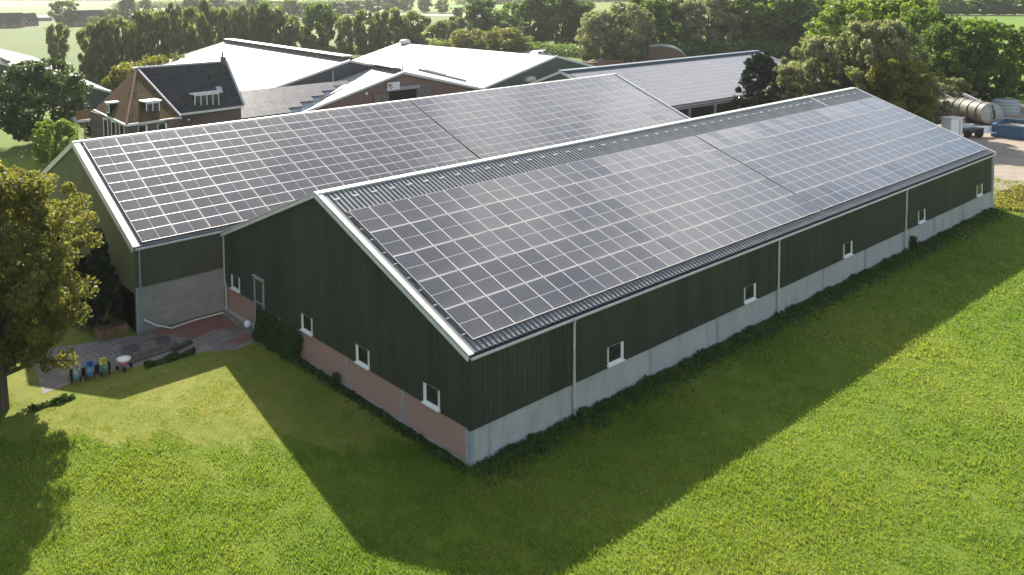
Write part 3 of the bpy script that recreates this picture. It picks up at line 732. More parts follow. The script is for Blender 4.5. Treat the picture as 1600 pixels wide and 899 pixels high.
# H far-left barn
t_ = thing('barn', 'barn at the left edge behind the round tree, white roof over a blackish wall', 'barn', (19.0, 87.5, 0))
T = surv(173, 142, 3.5); A0 = surv(-60, 83, 3.5); U = surv(50, 88, 4.7); U2 = surv(-60, 62, 4.7); TT = surv(176, 139, 3.7)
mb = MB(); mb.quad([T, U, A0]); mb.quad([U, U2, A0]); lowp = lambda p, dz: np.array([p[0], p[1], p[2]-dz])
mb.build('roof', 'white_sheet', t_)
MB().beam(lowp(T, .12), lowp(A0, .12), .16, .3).build('eave_trim', 'white_trim', t_)
mb = MB(); ln_ = np.linalg.norm((T-A0)[:2]); dd = (A0-T)/np.linalg.norm(A0-T); nn = np.cross(dd, (0, 0, 1)); nn = nn if np.dot(nn, O-T) > 0 else -nn
clad(mb, (T[0]-nn[0]*.1, T[1]-nn[1]*.1, 0), dd, nn, ln_, lambda u: 0, lambda u: 3.3, 0, .4, .06); mb.build('side_wall', 'blue_black_metal', t_)
mb = MB(); mb.quad([(T[0], T[1], 0), (U[0], U[1], 0), tuple(lowp(U, .16)), tuple(lowp(T, .16))]); mb.build('gable_wall', 'blue_black_metal', t_)
a = surv(2, 91, 4.1); MB().beam(a, surv(14, 97, 4.1), .5, .5).build('roof_vent', 'wood_grey', t_)

# ------------------------------------------------------------------ house
def house():
    t_ = thing('farmhouse', 'brick farmhouse with a steep dark tiled roof, orange mossy hip and white framed dormers', 'house', (6, 46.5, 0))
    ez = 5.5
    A_ = np.array([9.4, 52.9, 9.5]); Rr = np.array([18.4, 52.6, 9.5])
    fl = np.array([5.8, 46.4, ez]); fr_ = np.array([11.0, 47.0, ez]); bl = np.array([6.8, 57.2, ez]); ml = np.array([10.4, 48.6, ez+.35]); mr = np.array([18.5, 49.4, ez]); bl2 = np.array([18.5, 57.0, ez])
    def uvp(pts):
        p0 = pts[0]; u = pts[1]-p0; u = u/np.linalg.norm(u); n = np.cross(u, pts[2]-p0); n /= np.linalg.norm(n); v = np.cross(n, u)
        return [(float(np.dot(p-p0, u)), float(np.dot(p-p0, v))) for p in pts]
    def face(pts, mat, name='roof', th=.12):
        pts = [np.array(p, float) for p in pts]
        mb = MB(); mb.quad(pts, 0, uvp(pts)); n = np.cross(pts[1]-pts[0], pts[2]-pts[0]); n /= np.linalg.norm(n); n = n if n[2] > 0 else -n
        k = len(pts)
        mb.quad([p-n*th for p in pts][::-1], 0, uvp(pts)[::-1])
        for i in range(k):
            a, b = pts[i], pts[(i+1) % k]; mb.quad([a, b, b-n*th, a-n*th], 0, [(0, 0), (1, 0), (1, .1), (0, .1)])
        return mb.build(name, mat, t_)
    face([fl, fr_, A_], 'mossy_tiles')['label'] = 'mossy front hip'
    face([bl, fl, A_], 'orange_tiles')['label'] = 'orange side hip'
    mlx = np.array([10.95, 48.95, ez+.15])
    face([np.array([10.6, 48.75, ez]), mr, Rr, A_], 'slate_tiles')['label'] = 'dark main slope'
    face([bl2, bl, A_, Rr], 'slate_tiles')
    # ridge and hip tiles
    for a, b, m_ in ((A_, Rr, 'grey_trim'), (A_, fl, 'orange_tiles'), (A_, fr_, 'cream')):
        k = 22; mb = MB()
        for i in range(k):
            p = a+(b-a)*i/k; q = a+(b-a)*(i+.94)/k
            mb.tube([p+[0, 0, .02], q+[0, 0, .05]], .11, 6)
        mb.build('ridge_tiles', 'grey_trim' if m_ != 'orange_tiles' else 'rust_steel', t_)
    MB().box((A_[0]-.4, A_[1]-.15, 9.42), (A_[0]+.1, A_[1]+.15, 9.62)).build('ridge_cap', 'white_trim', t_)
    MB().tube([A_+[.2, 0, 0], A_+[.2, 0, .9]], .03, 6).build('finial', 'dark_steel', t_)
    # eave boards
    for a, b in ((fl, fr_), (fl, bl), (np.array([10.9, 48.8, ez]), mr)):
        MB().beam(a+[0, 0, -.1], b+[0, 0, -.1], .22, .2).build('eave_board', 'white_trim', t_)
    MB().beam(Rr+[.1, 0, .05], mr+[.1, 0, .05], .2, .25).build('rake_trim', 'grey_trim', t_)
    MB().beam(Rr+[.1, 0, .05], bl2+[.1, 0, .05], .2, .25).build('rake_trim', 'grey_trim', t_)
    # walls
    w = MB(); w.box((6.1, 46.7, 0), (10.8, 46.9, ez-.1)); w.box((10.6, 46.9, 0), (10.8, 49.7, ez-.1)); w.box((10.8, 49.6, 0), (18.4, 49.8, ez-.1)); w.build('wall', 'dark_brick_x', t_)
    w = MB(); w.box((6.3, 46.9, 0), (6.5, 57, ez-.1)); w.quad([(18.4, 49.6, 0), (18.4, 57, 0), (18.4, 57, ez), (18.4, 52.6, 9.4), (18.4, 49.6, ez)]); w.box((6.5, 56.9, 0), (18.3, 57, ez-.1)); w.build('wall', 'dark_brick_y', t_)
    # chimney stub at right end
    c = MB(); c.box((18.0, 52.3, 9.2), (18.35, 52.9, 10.0)); ch = c.build('chimney', 'brown_wall', t_)
    MB().tube([(18.1, 52.6, 10.0), (18.1, 52.6, 10.5)], .1, 8).build('flue', 'rust_steel', ch)
    # front windows
    def housewin(px0_, py0_, px1_, py1_, y):
        def on(px, py):
            d = fw + rt2*(px-800-SX)/FOC - up2*(py-449.5-SY)/FOC
            return O+d*(y-O[1])/d[1]
        a = on(px0_, py0_); b = on(px1_, py1_); window_unit(t_, 'y', a[0], b[0], b[2], a[2], y, 'window')
    housewin(215.5, 197, 230.5, 213, 46.68); housewin(246, 194, 261, 210, 46.68)
    for x0 in (6.28,):
        for y in (48.2, 50.2, 52.2):
            fr = MB(); fr.box((6.24, y, 2.6), (6.3, y+.06, 5.2)); fr.box((6.24, y+1.04, 2.6), (6.3, y+1.1, 5.2)); fr.box((6.2, y, 5.1), (6.3, y+1.1, 5.2)); f = fr.build('window', 'white_plastic', t_)
            MB().box((6.27, y+.1, 2.6), (6.29, y+1.0, 5.1)).build('pane', 'window_glass', f)
    # dormers
    def dormer(cx, y0, z0, wdt, hgt, depth_, panes, face_='y'):
        def B(a, b):
            if face_ == 'y': return a, b
            f = lambda p: (p[1], p[0], p[2]); return f(a), f(b)
        if face_ == 'y':
            d = MB().box((cx-wdt/2, y0+.06, z0-.4), (cx+wdt/2, y0+depth_, z0+hgt)).build('dormer', 'slate_tiles', t_)
            MB().box((cx-wdt/2-.18, y0-.1, z0+hgt), (cx+wdt/2+.18, y0+depth_, z0+hgt+.12)).build('dormer_roof', 'white_trim', d)
            g = MB(); g.box((cx-wdt/2, y0, z0), (cx+wdt/2, y0+.05, z0+hgt-.003)); g.build('window_frame', 'white_plastic', d)
            for i in range(panes):
                a = cx-wdt/2+.08+(wdt-.08)/panes*i; MB().box((a, y0-.02, z0+.1), (a+(wdt-.08)/panes-.09, y0-.003, z0+hgt-.12)).build('pane', 'window_glass', d)
            if panes == 3: MB().box((cx+.0, y0-.035, z0+.12), (cx+.18, y0-.023, z0+hgt-.14)).build('curtain', 'cream', d)
        else:
            x0, cy = cx, y0
            d = MB().box((x0+.06, cy-wdt/2, z0-.4), (x0+depth_, cy+wdt/2, z0+hgt)).build('dormer', 'slate_tiles', t_)
            MB().box((x0-.1, cy-wdt/2-.12, z0+hgt), (x0+depth_, cy+wdt/2+.12, z0+hgt+.14)).build('dormer_roof', 'white_trim', d)
            MB().box((x0, cy-wdt/2, z0), (x0+.05, cy+wdt/2, z0+hgt-.003)).build('window_frame', 'white_plastic', d)
            MB().box((x0-.02, cy-wdt/2+.1, z0+.1), (x0-.003, cy+wdt/2-.1, z0+hgt-.1)).build('pane', 'window_glass', d)
    dormer(8.75, 47.75, 6.0, 1.25, .95, 1.5, 2)
    dormer(14.75, 49.42, 5.68, 2.5, 1.28, 2.2, 4)
    dormer(6.3, 52.2, 5.75, .7, .85, 1.1, 1, 'x')
    # skylight and roof vent on the main slope
    nrm = np.array([0, -(9.5-ez), 3.2]); nrm /= np.linalg.norm(nrm); sv = np.array([0, 3.2, 9.5-ez]); sv /= np.linalg.norm(sv)
    q = np.array([16.6, 49.4, ez])+sv*1.55+nrm*.12
    f = MB().beam(q, q+sv*.75, .6, .06, upv=nrm).build('skylight', 'zinc', t_)
    MB().beam(q+nrm*.04+sv*.06, q+nrm*.04+sv*.69, .48, .02, upv=nrm).build('pane', 'grey_trim', f)
    q = np.array([15.9, 49.4, ez])+sv*3.0; MB().tube([q, q+[0, 0, .6]], .09, 8).build('vent_pipe', 'black_rubber', t_)
    MB().lathe([(0, -.06), (.1, -.06), (.1, 0), (0, 0)], (12.9, 49.55, 4.75), 10, axis='y').build('wall_lamp', 'white_plastic', t_)
    MB().box((8.6, 46.62, 5.0), (8.75, 46.68, 5.15)).build('wall_lamp', 'cream', t_)
    return t_
house()
# balcony beside the house
t_ = thing('veranda', 'white edged balcony on posts at the left side of the brick house', 'balcony', (3.8, 54.5, 0))
b0 = surv(119, 190, 3.0); b1 = surv(154, 186, 3.0)
MB().box((b0[0], b0[1]-.1, 2.85), (b1[0]+.4, b0[1]+3.0, 3.1)).build('deck', 'white_trim', t_)
for k in range(4):
    x = b0[0]+.1+(b1[0]-b0[0])*k/3
    MB().box((x-.06, b0[1], 0), (x+.06, b0[1]+.12, 2.84)).build('post', 'wood_grey', t_)
    MB().box((x-.04, b0[1]+.0, 3.1), (x+.04, b0[1]+.08, 4.6)).build('post', 'wood_grey', t_)
MB().box((b0[0], b0[1]-.02, 3.12), (b1[0]+.3, b0[1]+.02, 4.1)).build('railing', 'wood_brown', t_)

# far farmhouses
def far_house(px, py, w, d, h, rh, yaw, roofm, wallm, label):
    p = surv(px, py); t_ = thing('far_farmhouse', label, 'house', (p[0], p[1], 0)); t_.rotation_euler = (0, 0, yaw)
    t_['_w'] = [0.0, 0.0, 0.0]
    mb = MB(); mb.box((-w/2, -d/2, 0), (w/2, d/2, h)); mb.quad([(-w/2, -d/2, h), (-w/2, d/2, h), (-w/2, 0, h+rh-.2)]); mb.quad([(w/2, -d/2, h), (w/2, d/2, h), (w/2, 0, h+rh-.2)]); mb.build('wall', wallm, t_)
    mb = MB()
    for s in (-1, 1): mb.quad([(-w/2-.3, s*(d/2+.4), h-.3), (w/2+.3, s*(d/2+.4), h-.3), (w/2+.3, 0, h+rh), (-w/2-.3, 0, h+rh)], 0, [(0, 0), (w, 0), (w, d/2), (0, d/2)])
    mb.build('roof', roofm, t_)
    for x in (-w*.3, 0, w*.3):
        f = MB().box((x-.7, -d/2-.06, .9), (x+.7, -d/2-.02, 2.2)).build('window', 'white_plastic', t_); MB().box((x-.55, -d/2-.1, 1.0), (x+.55, -d/2-.063, 2.1)).build('pane', 'window_glass', f)
ang = YAW-math.pi/2
far_house(10, 44, 16, 9, 2.8, 5, ang+.1, 'far_tiles', 'brown_wall', 'dark roofed farm building far off at the left edge of the photo')
far_house(43, 41, 9, 7, 3, 4, ang+.9, 'far_tiles', 'dark_brick_x', 'small gabled house far off, between the edge building and the tall tree')
far_house(143, 41, 22, 10, 2.8, 5.5, ang-.05, 'far_tiles', 'brown_wall', 'long far farmhouse with a dark roof, right of the tall far tree')
far_house(30, 40, 8, 6, 2.4, 1.0, ang+.1, 'white_sheet', 'zinc', 'low white roofed shed beside the far gabled house')
far_house(68, 33, 10, 6, 2.4, 1.2, ang+.2, 'white_sheet', 'brown_wall', 'low pale roofed shed behind the far gabled house')
# arched shed and clamp behind the open shed
p = surv(1032, 98)
t_ = thing('arched_shed', 'round topped shed with a brown end wall behind the open shed', 'shed', (p[0], p[1], 0)); t_.rotation_euler = (0, 0, ang-.35); t_['_w'] = [0.0, 0.0, 0.0]
mb = MB(); k = 14; arc = [(5.2*math.cos(math.pi*i/k), 3.4*math.sin(math.pi*i/k)) for i in range(k+1)]
for (x0, z0), (x1, z1) in zip(arc, arc[1:]): mb.quad([(x0, 0, z0), (x1, 0, z1), (x1, 12, z1), (x0, 12, z0)])
mb.build('shell', 'white_trim', t_, smooth=True)
mb = MB(); mb.quad([(x*.97, .05, z*.97) for x, z in arc]); mb.build('end_wall', 'brown_wall', t_)
mb = MB(); mb.tube([(x, -.02, z) for x, z in arc], .14, 6); mb.build('end_hoop', 'zinc', t_)
t_ = thing('silage_clamp', 'pale sheeted silage heap weighed down with dark tyres, in front of the tall trees', 'silage heap', tuple(surv(890, 86)[:2])+(0,))
c0 = surv(890, 84); uu = rt*1.0
mb = MB(); Wd, Hd = 11.0, 1.4
for i in range(12):
    for j in range(6):
        def q(i, j):
            a = -1+2*i/12; b = -1+2*j/6
            z = Hd*(1-abs(a)**4)*(1-abs(b)**3)+.04*math.sin(i*2.1+j*3.7); p = c0+uu*a*Wd+fw*[1, 1, 0]*b*4; return (p[0], p[1], max(z, .02))
        mb.quad([q(i, j), q(i+1, j), q(i+1, j+1), q(i, j+1)])
mb.build('cover_sheet', 'tarp', t_)
for k in range(46):
    a = rnd.uniform(-.85, .85); b = rnd.uniform(-.8, .6); p = c0+uu*a*Wd+fw*[1, 1, 0]*b*4; z = Hd*(1-abs(a)**4)*(1-abs(b)**3)+.12
    MB().lathe([(.2, -.1), (.42, -.12), (.5, 0), (.42, .12), (.2, .1), (.2, -.1)], (p[0], p[1], z), 8).build('tyre', 'black_rubber', t_)
# red clay-coloured strip behind C's ridge and low white wall
a = surv(918, 104); b = surv(968, 99)
tag(MB().beam((a[0], a[1], .4), (b[0], b[1], .4), 2.5, .8).build('brick_stack', 'rust_steel'), 'long low stack of red brown material behind the open shed ridge', 'brick stack')
a = surv(950, 101); b = surv(985, 98)
tag(MB().beam((a[0]+1, a[1]+3, .5), (b[0]+1, b[1]+3, .5), .3, 1.0).build('low_wall', 'plinth_concrete'), 'low pale concrete wall beside the red brown stack', 'wall')

# ------------------------------------------------------------------ plant and machinery on the yard, right
def tanker(px, py, length, rad, yaw, front, body, label, arm):
    p = surv(px, py); t_ = thing('slurry_tanker', label, 'tanker', (p[0], p[1], 0), 'slurry tankers parked under the trees'); t_.rotation_euler = (0, 0, yaw); t_['_w'] = [0.0, 0.0, 0.0]
    zc = rad+.75
    pts = [(0, -.32), (rad*.55, -.26), (rad*.85, -.13), (rad, 0), (rad, length), (rad*.85, length+.13), (0, length+.32)]
    MB().lathe(pts[3:5], (0, 0, zc), 26, axis='x').build('tank', body, t_, smooth=True)
    MB().lathe(pts[:4], (0, 0, zc), 26, axis='x').build('tank_end', front, t_, smooth=True)
    MB().lathe(pts[4:], (0, 0, zc), 26, axis='x').build('tank_end', front, t_, smooth=True)
    for k in range(3):
        x = length*(.2+.3*k); MB().lathe([(rad+.01, x-.05), (rad+.06, x-.05), (rad+.06, x+.05), (rad+.01, x+.05)], (0, 0, zc), 26, axis='x').build('band', 'dark_steel', t_)
    MB().box((-.2, -.5, .55), (length, .5, .75)).build('chassis', 'dark_steel', t_)
    for s in (-1, 1):
        wq = MB().lathe([(.25, -.2), (.55, -.22), (.62, -.1), (.62, .1), (.55, .22), (.25, .2)], (length*.6, s*(rad*.85), .62), 18, axis='y').build('wheel', 'black_rubber', t_)
        MB().lathe([(0, -.12), (.26, -.16), (.26, .16), (0, .12)], (length*.6, s*rad*.85, .62), 14, axis='y').build('rim', 'tank_grey', wq)
    mb = MB(); mb.beam((-.35, 0, zc+rad*.5), (length*.95, .1, zc+rad+.42), .24, .24); mb.beam((-.35, 0, zc+rad*.5), (-.4, 0, zc-.4), .1, .1); mb.build('filling_arm', arm, t_)
    mb = MB(); mb.tube([(-.3, .15, zc+rad*.8), (-.5, .1, zc+.3), (-.42, .0, zc-.5)], .08, 8); mb.build('hose', 'black_rubber', t_)
    MB().lathe([(0, -.42), (.3, -.42), (.3, -.2)], (0, 0, zc-.1), 14, axis='x').build('hatch', front, t_)
    MB().beam((-1.6, 0, .6), (-.1, 0, .65), .14, .14).build('drawbar', 'dark_steel', t_)
yw = R(52)
tanker(1549, 206, 4.2, 1.15, yw, 'tank_grey', 'tank_dark', 'clean grey ended tank trailer, the one beside the blue container', 'zinc')
tanker(1508, 197, 3.8, 1.1, yw+.25, 'tank_grey', 'tank_dark', 'dirty tank trailer half hidden by bushes, behind the white cabinet', 'zinc')
p = surv(1487, 219); t_ = thing('cabinet', 'white tall cabinet with a flat lid standing just behind the barn roof edge', 'cabinet', (p[0], p[1], 0)); t_.rotation_euler = (0, 0, R(-20)); t_['_w'] = [0.0, 0.0, 0.0]
MB().box((-.75, -.5, 0), (.75, .5, 2.2)).build('body', 'white_plastic', t_)
MB().box((-.85, -.6, 2.2), (.85, .6, 2.32)).build('lid', 'white_trim', t_)
MB().box((.35, -.53, .1), (.45, -.503, 2.1)).build('door_gap', 'zinc', t_)
for k in range(2): MB().box((.753, -.4+k*.45, .2), (.77, -.05+k*.45, 2.0)).build('door', 'zinc', t_)
p = surv(1512, 214); t_ = thing('flat_trailer', 'low dark trailer with a pale rounded bundle on it, in front of the tankers', 'trailer', (p[0], p[1], 0)); t_.rotation_euler = (0, 0, R(-25)); t_['_w'] = [0.0, 0.0, 0.0]
MB().box((-1.3, -.6, .45), (1.3, .6, .95)).build('bed', 'dark_steel', t_)
for x in (-.7, .7):
    for s in (-1, 1): MB().lathe([(.1, -.12), (.38, -.12), (.42, 0), (.38, .12), (.1, .12)], (x, s*.65, .4), 14, axis='y').build('wheel', 'black_rubber', t_)
MB().lathe([(0, -1.2), (.25, -1.1), (.3, -.2), (.22, .6), (0, .9)], (0, 0, 1.1), 12, axis='x').build('cargo_bundle', 'tarp', t_, smooth=True)
p = surv(1539, 214); t_ = thing('bench', 'small pale garden bench standing before the tankers on the yard', 'bench', (p[0], p[1], 0)); t_.rotation_euler = (0, 0, R(-40)); t_['_w'] = [0.0, 0.0, 0.0]
MB().box((-.9, -.3, .42), (.9, .3, .5)).build('seat', 'white_plastic', t_); MB().beam((-.9, .28, .75), (.9, .28, .75), .06, .6).build('backrest', 'white_plastic', t_)
for x in (-.8, .8):
    for y in (-.25, .25): MB().box((x-.04, y-.04, 0), (x+.04, y+.04, .42)).build('leg', 'dark_steel', t_)
a = surv(1551, 214); b = surv(1592, 218)
t_ = thing('open_container', 'blue steel open topped container with a sloping front, at the right edge', 'container', (a[0], a[1], 0))
du = (b-a); du[2] = 0; lnc = np.linalg.norm(du); du /= lnc; dv = np.array([-du[1], du[0], 0]); dv = dv if np.dot(dv, fw) > 0 else -dv
def cp(u, v, z): q = a+du*u+dv*v; return (q[0], q[1], z)
lc = lnc+2.5
mb = MB()
for (u0, v0), (u1, v1) in (((0, 0), (lc, 0)), ((lc, 0), (lc, 5)), ((lc, 5), (0, 5)), ((0, 5), (0, 0))):
    mb.beam(cp(u0, v0, .62), cp(u1, v1, .62), .1, 1.15)
mb.build('side_wall', 'blue_paint', t_)
mb = MB()
for k in range(int(lc/.35)): mb.beam(cp(.2+k*.35, -.08, .1), cp(.2+k*.35, -.08, 1.1), .1, .06, upv=(0, 1, 0))
mb.build('wall_rib', 'blue_paint', t_)
mb = MB()
for v_ in (0, 5): mb.beam(cp(0, v_, 1.25), cp(lc, v_, 1.25), .2, .12)
mb.beam(cp(0, 0, 1.25), cp(0, 5, 1.25), .2, .12); mb.beam(cp(lc, 0, 1.25), cp(lc, 5, 1.25), .2, .12); mb.build('rim', 'blue_paint', t_)
mb = MB(); mb.quad([cp(.05, .05, .9), cp(lc, .05, .9), cp(lc, 5, .9), cp(.05, 5, .9)]); mb.build('contents', 'wood_grey', t_)
MB().beam(cp(lc*.72, -.8, .1), cp(lc*.9, -.15, 1.5), .12, .12).build('strut', 'tank_grey', t_)
p = surv(1572, 177); t_ = thing('water_tank', 'grey blue ribbed tank standing at the yard edge behind the tankers', 'tank', (p[0], p[1], 0))
MB().lathe([(1.3, 0), (1.3, 1.5), (1.1, 1.65), (0, 1.7)], (p[0], p[1], 0), 20).build('shell', 'grey_trim', t_)
for k in range(4): MB().lathe([(1.32, .2+k*.4), (1.36, .25+k*.4), (1.32, .3+k*.4)], (p[0], p[1], 0), 20).build('band', 'zinc', t_)
# log pile / pipes at the far corner of the front barn
for k in range(3):
    p = surv(1563+k*6, 301+k*1.5); q = surv(1578+k*6, 302+k*2)
    tag(MB().tube([(p[0], p[1], .1), (q[0]+.3, q[1], .12)], .08, 8).build('timber_pole', 'wood_grey'), ['grey pole lying on the ground nearest the far barn corner', 'grey pole lying between two others past the barn corner', 'outermost grey pole lying past the barn corner'][k], 'pole', 'poles lying by the barn corner')

# ------------------------------------------------------------------ patio objects
def pot_tractor(px, py, bodym, seatm, label, yaw):
    p = surv(px, py); t_ = thing('pedal_tractor', label, 'toy tractor', (p[0], p[1], .02), 'toy tractors by the lawn edge'); t_.rotation_euler = (0, 0, yaw); t_.scale = (.85, .85, .85); t_['_w'] = [0.0, 0.0, 0.0]
    mb = MB(); mb.beam((-.1, 0, .32), (.42, 0, .30), .2, .2); mb.beam((.38, 0, .28), (.5, 0, .27), .17, .17); mb.build('hood', bodym, t_)
    mb = MB(); mb.box((-.38, -.17, .34), (-.1, .17, .40)); mb.box((-.40, -.17, .40), (-.35, .17, .60)); mb.build('seat', seatm, t_)
    mb = MB(); mb.tube([(.02, 0, .4), (-.08, 0, .58)], .015, 6); mb.lathe([(.1, 0), (.12, .012), (.1, .024)], (-.08, 0, .58), 12); mb.build('steering_wheel', 'black_rubber', t_)
    for s in (-1, 1):
        w = MB().lathe([(.06, -.05), (.2, -.06), (.23, 0), (.2, .06), (.06, .05)], (-.25, s*.28, .23), 16, axis='y').build('wheel', 'black_rubber', t_)
        MB().lathe([(0, -.062), (.1, -.065), (.1, .065), (0, .062)], (-.25, s*.28, .23), 12, axis='y').build('rim', seatm, w)
        MB().lathe([(.03, -.03), (.11, -.035), (.13, 0), (.11, .035), (.03, .03)], (.36, s*.2, .13), 14, axis='y').build('wheel', 'black_rubber', t_)
        MB().box((-.42, s*.28-.07, .46), (-.1, s*.28+.07, .48)).build('mudguard', bodym, t_)
pot_tractor(141, 588, 'toy_blue', 'toy_blue', 'blue toy pedal tractor in the middle of the row by the lawn', R(-108))
pot_tractor(163, 583, 'toy_green', 'toy_yellow', 'green and yellow toy pedal tractor beside the blue one', R(-100))
pot_tractor(120, 592, 'toy_teal', 'cream', 'dull green toy pedal tractor at the left of the row, under the tree', R(-112))
p = surv(194, 577); t_ = thing('doll_pram', 'pink and white toy pram with a raised handle, at the end of the cold frame', 'toy pram', (p[0], p[1], .02)); t_.rotation_euler = (0, 0, R(-60)); t_['_w'] = [0.0, 0.0, 0.0]
mb = MB(); mb.lathe([(.0, .2), (.2, .22), (.28, .38), (.30, .42)], (0, 0, 0), 14); mb.build('tub', 'toy_pink', t_, smooth=True)
MB().lathe([(.3, .42), (.32, .46), (.2, .5), (0, .52)], (0, 0, 0), 14).build('cover', 'white_plastic', t_, smooth=True)
mb = MB(); mb.tube([(-.2, -.15, .2), (-.55, -.15, .75), (-.55, .15, .75), (-.2, .15, .2)], .014, 6); mb.build('handle', 'zinc', t_)
for sx in (-1, 1):
    for s in (-1, 1): MB().lathe([(.02, -.02), (.09, -.02), (.1, 0), (.09, .02), (.02, .02)], (sx*.2, s*.22, .1), 12, axis='y').build('wheel', 'black_rubber', t_)
# cold frames: dark glazed low box with poles
q0 = surv(198, 566); q1 = surv(272, 545); q2 = surv(262, 532); q3 = surv(192, 552)
t_ = thing('cold_frame', 'long low cold frame with dark mesh lids lying on the patio edge', 'cold frame', (q0[0], q0[1], 0))
def lp(a, b, s): return a+(b-a)*s
for k in range(3):
    s0, s1 = k/3+.01, (k+1)/3-.01
    A1, B1, C1, D1 = lp(q0, q1, s0), lp(q0, q1, s1), lp(q3, q2, s1), lp(q3, q2, s0)
    mb = MB()
    for a_, b_ in ((A1, B1), (B1, C1), (C1, D1), (D1, A1)): mb.beam((a_[0], a_[1], .17), (b_[0], b_[1], .17), .05, .3)
    f = mb.build('frame', 'wood_grey', t_)
    MB().quad([(*A1[:2], .27), (*B1[:2], .27), (*C1[:2], .29), (*D1[:2], .29)]).build('lid', 'dark_steel' if k != 1 else 'wood_grey', f)
tag(MB().beam((*(q0+[.0, -.25, 0])[:2], .09), (*(q1+[.9, -.05, 0])[:2], .09), .1, .09).build('timber_beam', 'wood_grey'), 'long thin timber lying along the front of the cold frame', 'timber')
tag(MB().beam((*surv(270, 551)[:2], .12), (*surv(297, 538)[:2], .12), .22, .2).build('timber_beam', 'dark_steel'), 'short dark beam lying at the right end of the cold frame', 'timber')
for k, (x, y, yw_) in enumerate(((266, 537, .3), (283, 535, .25), (272, 529, .4))):
    p = surv(x, y); o_ = MB().box((-.34, -.32, 0), (.34, .32, .07)).build('paving_slab', 'grey_paving'); o_.location = (p[0], p[1], .02); o_.rotation_euler = (0, R(3*k), yw_)
    tag(o_, ['loose grey slab touching the dark beam', 'loose pale slab furthest right beyond the cold frame', 'loose slab behind the cold frame, nearest the red paving'][k], 'paving slab', 'loose slabs on the patio')
p = surv(387, 513); o_ = MB().lathe([(0, 0), (.1, .03), (.17, .1), (.19, .19), (.17, .28), (.1, .35), (0, .38)], (0, 0, 0), 18).build('football', 'ball_white', smooth=True); o_.location = (p[0], p[1], .02)
tag(o_, 'white ball lying on the paving near the gable door', 'ball')
mb = MB(); pa = surv(221, 498); pb = surv(248, 508); mb.tube([(-4.55, 17.6, .7), (-4.0, 17.35, .35), (-3.3, 17.2, .08), (-2.0, 17.45, .05), (-.4, 17.4, .06)], .03, 8)
tag(mb.build('garden_hose', 'white_plastic'), 'white hose drooping from the block wall to the paving', 'hose')
# leaning poles, planter beside the second barn's gable
for k in range(6):
    x = -5.5-.16*k; y = 19.4+.25*k
    tag(MB().beam((x-.7, y-.3, .03), (x+.5+.04*k, y+.3, 2.0+.12*k), .07, .07).build('timber_pole', 'wood_grey' if k % 2 else 'wood_brown'), 'long pole leaning at the olive gable wall, %s from the corner' % ['first', 'second', 'third', 'fourth', 'fifth', 'sixth'][k], 'pole', 'poles leaning by the olive gable')
t_ = thing('wicker_planter', 'low woven planter on the ground at the foot of the olive gable', 'planter', (-5.6, 18.5, 0))
MB().box((-6.6, 18.2, 0), (-5.1, 18.7, .42)).build('box', 'wood_brown', t_); MB().box((-6.5, 18.27, .43), (-5.2, 18.63, .46)).build('soil', 'soil', t_)

# ------------------------------------------------------------------ vegetation
rg = np.random.default_rng(11)
def unit(n):
    v = rg.normal(size=(n, 3)); return v/np.linalg.norm(v, axis=1)[:, None]
def leaf_quads(c, nrm, size, stretch=1.0, vert=False):
    n = len(c)
    a = np.cross(nrm, unit(n)); a /= np.linalg.norm(a, axis=1)[:, None]+1e-9
    if vert:
        z = np.array([0, 0, 1.])+rg.normal(size=(n, 3))*.25; a = z-nrm*(z*nrm).sum(1)[:, None]; a /= np.linalg.norm(a, axis=1)[:, None]+1e-9
    b = np.cross(nrm, a); s = size*rg.uniform(.55, 1.4, n)[:, None]
    la, lb = a*s*.5*stretch, b*s*.5
    bend = nrm*s*.15
    return np.stack([c-la, c-lb*.9+bend, c+la, c+lb*.9+bend], 1).reshape(-1, 3)
def crown_mesh(name, mat, n_clump, per, clump_r, leafsz, prof, stretch=1.3, vert=False, squash=.8, inner=.35, ragged=.25, zr=(.12, 1.0)):
    """unit crown of height 10, radius given by prof(h01)"""
    cs = []; 
    h = rg.uniform(zr[0], zr[1], n_clump); ang_ = rg.uniform(0, 2*np.pi, n_clump)
    rr = np.array([prof(x) for x in h])*np.sqrt(rg.uniform(inner, 1, n_clump))*(1+rg.normal(size=n_clump)*ragged*.5)
    cen = np.stack([rr*np.cos(ang_), rr*np.sin(ang_), h*10], 1)
    cr = clump_r*rg.uniform(.6, 1.35, n_clump)
    idx = np.repeat(np.arange(n_clump), per); n = len(idx)
    d = unit(n); rad = cr[idx]*rg.uniform(.55, 1.08, n)
    pos = cen[idx]+d*rad[:, None]*[1, 1, squash if not vert else 1.6]
    keep = pos[:, 2] > .6; pos = pos[keep]; d = d[keep]
    out = pos-np.array([0, 0, 4.]); out /= np.linalg.norm(out, axis=1)[:, None]+1e-9
    nrm = d*.4+out*.2+unit(len(pos))*.95; nrm /= np.linalg.norm(nrm, axis=1)[:, None]
    q = leaf_quads(pos, nrm, leafsz, stretch, vert)
    return numesh(name, q, len(pos), 4, mat), cen
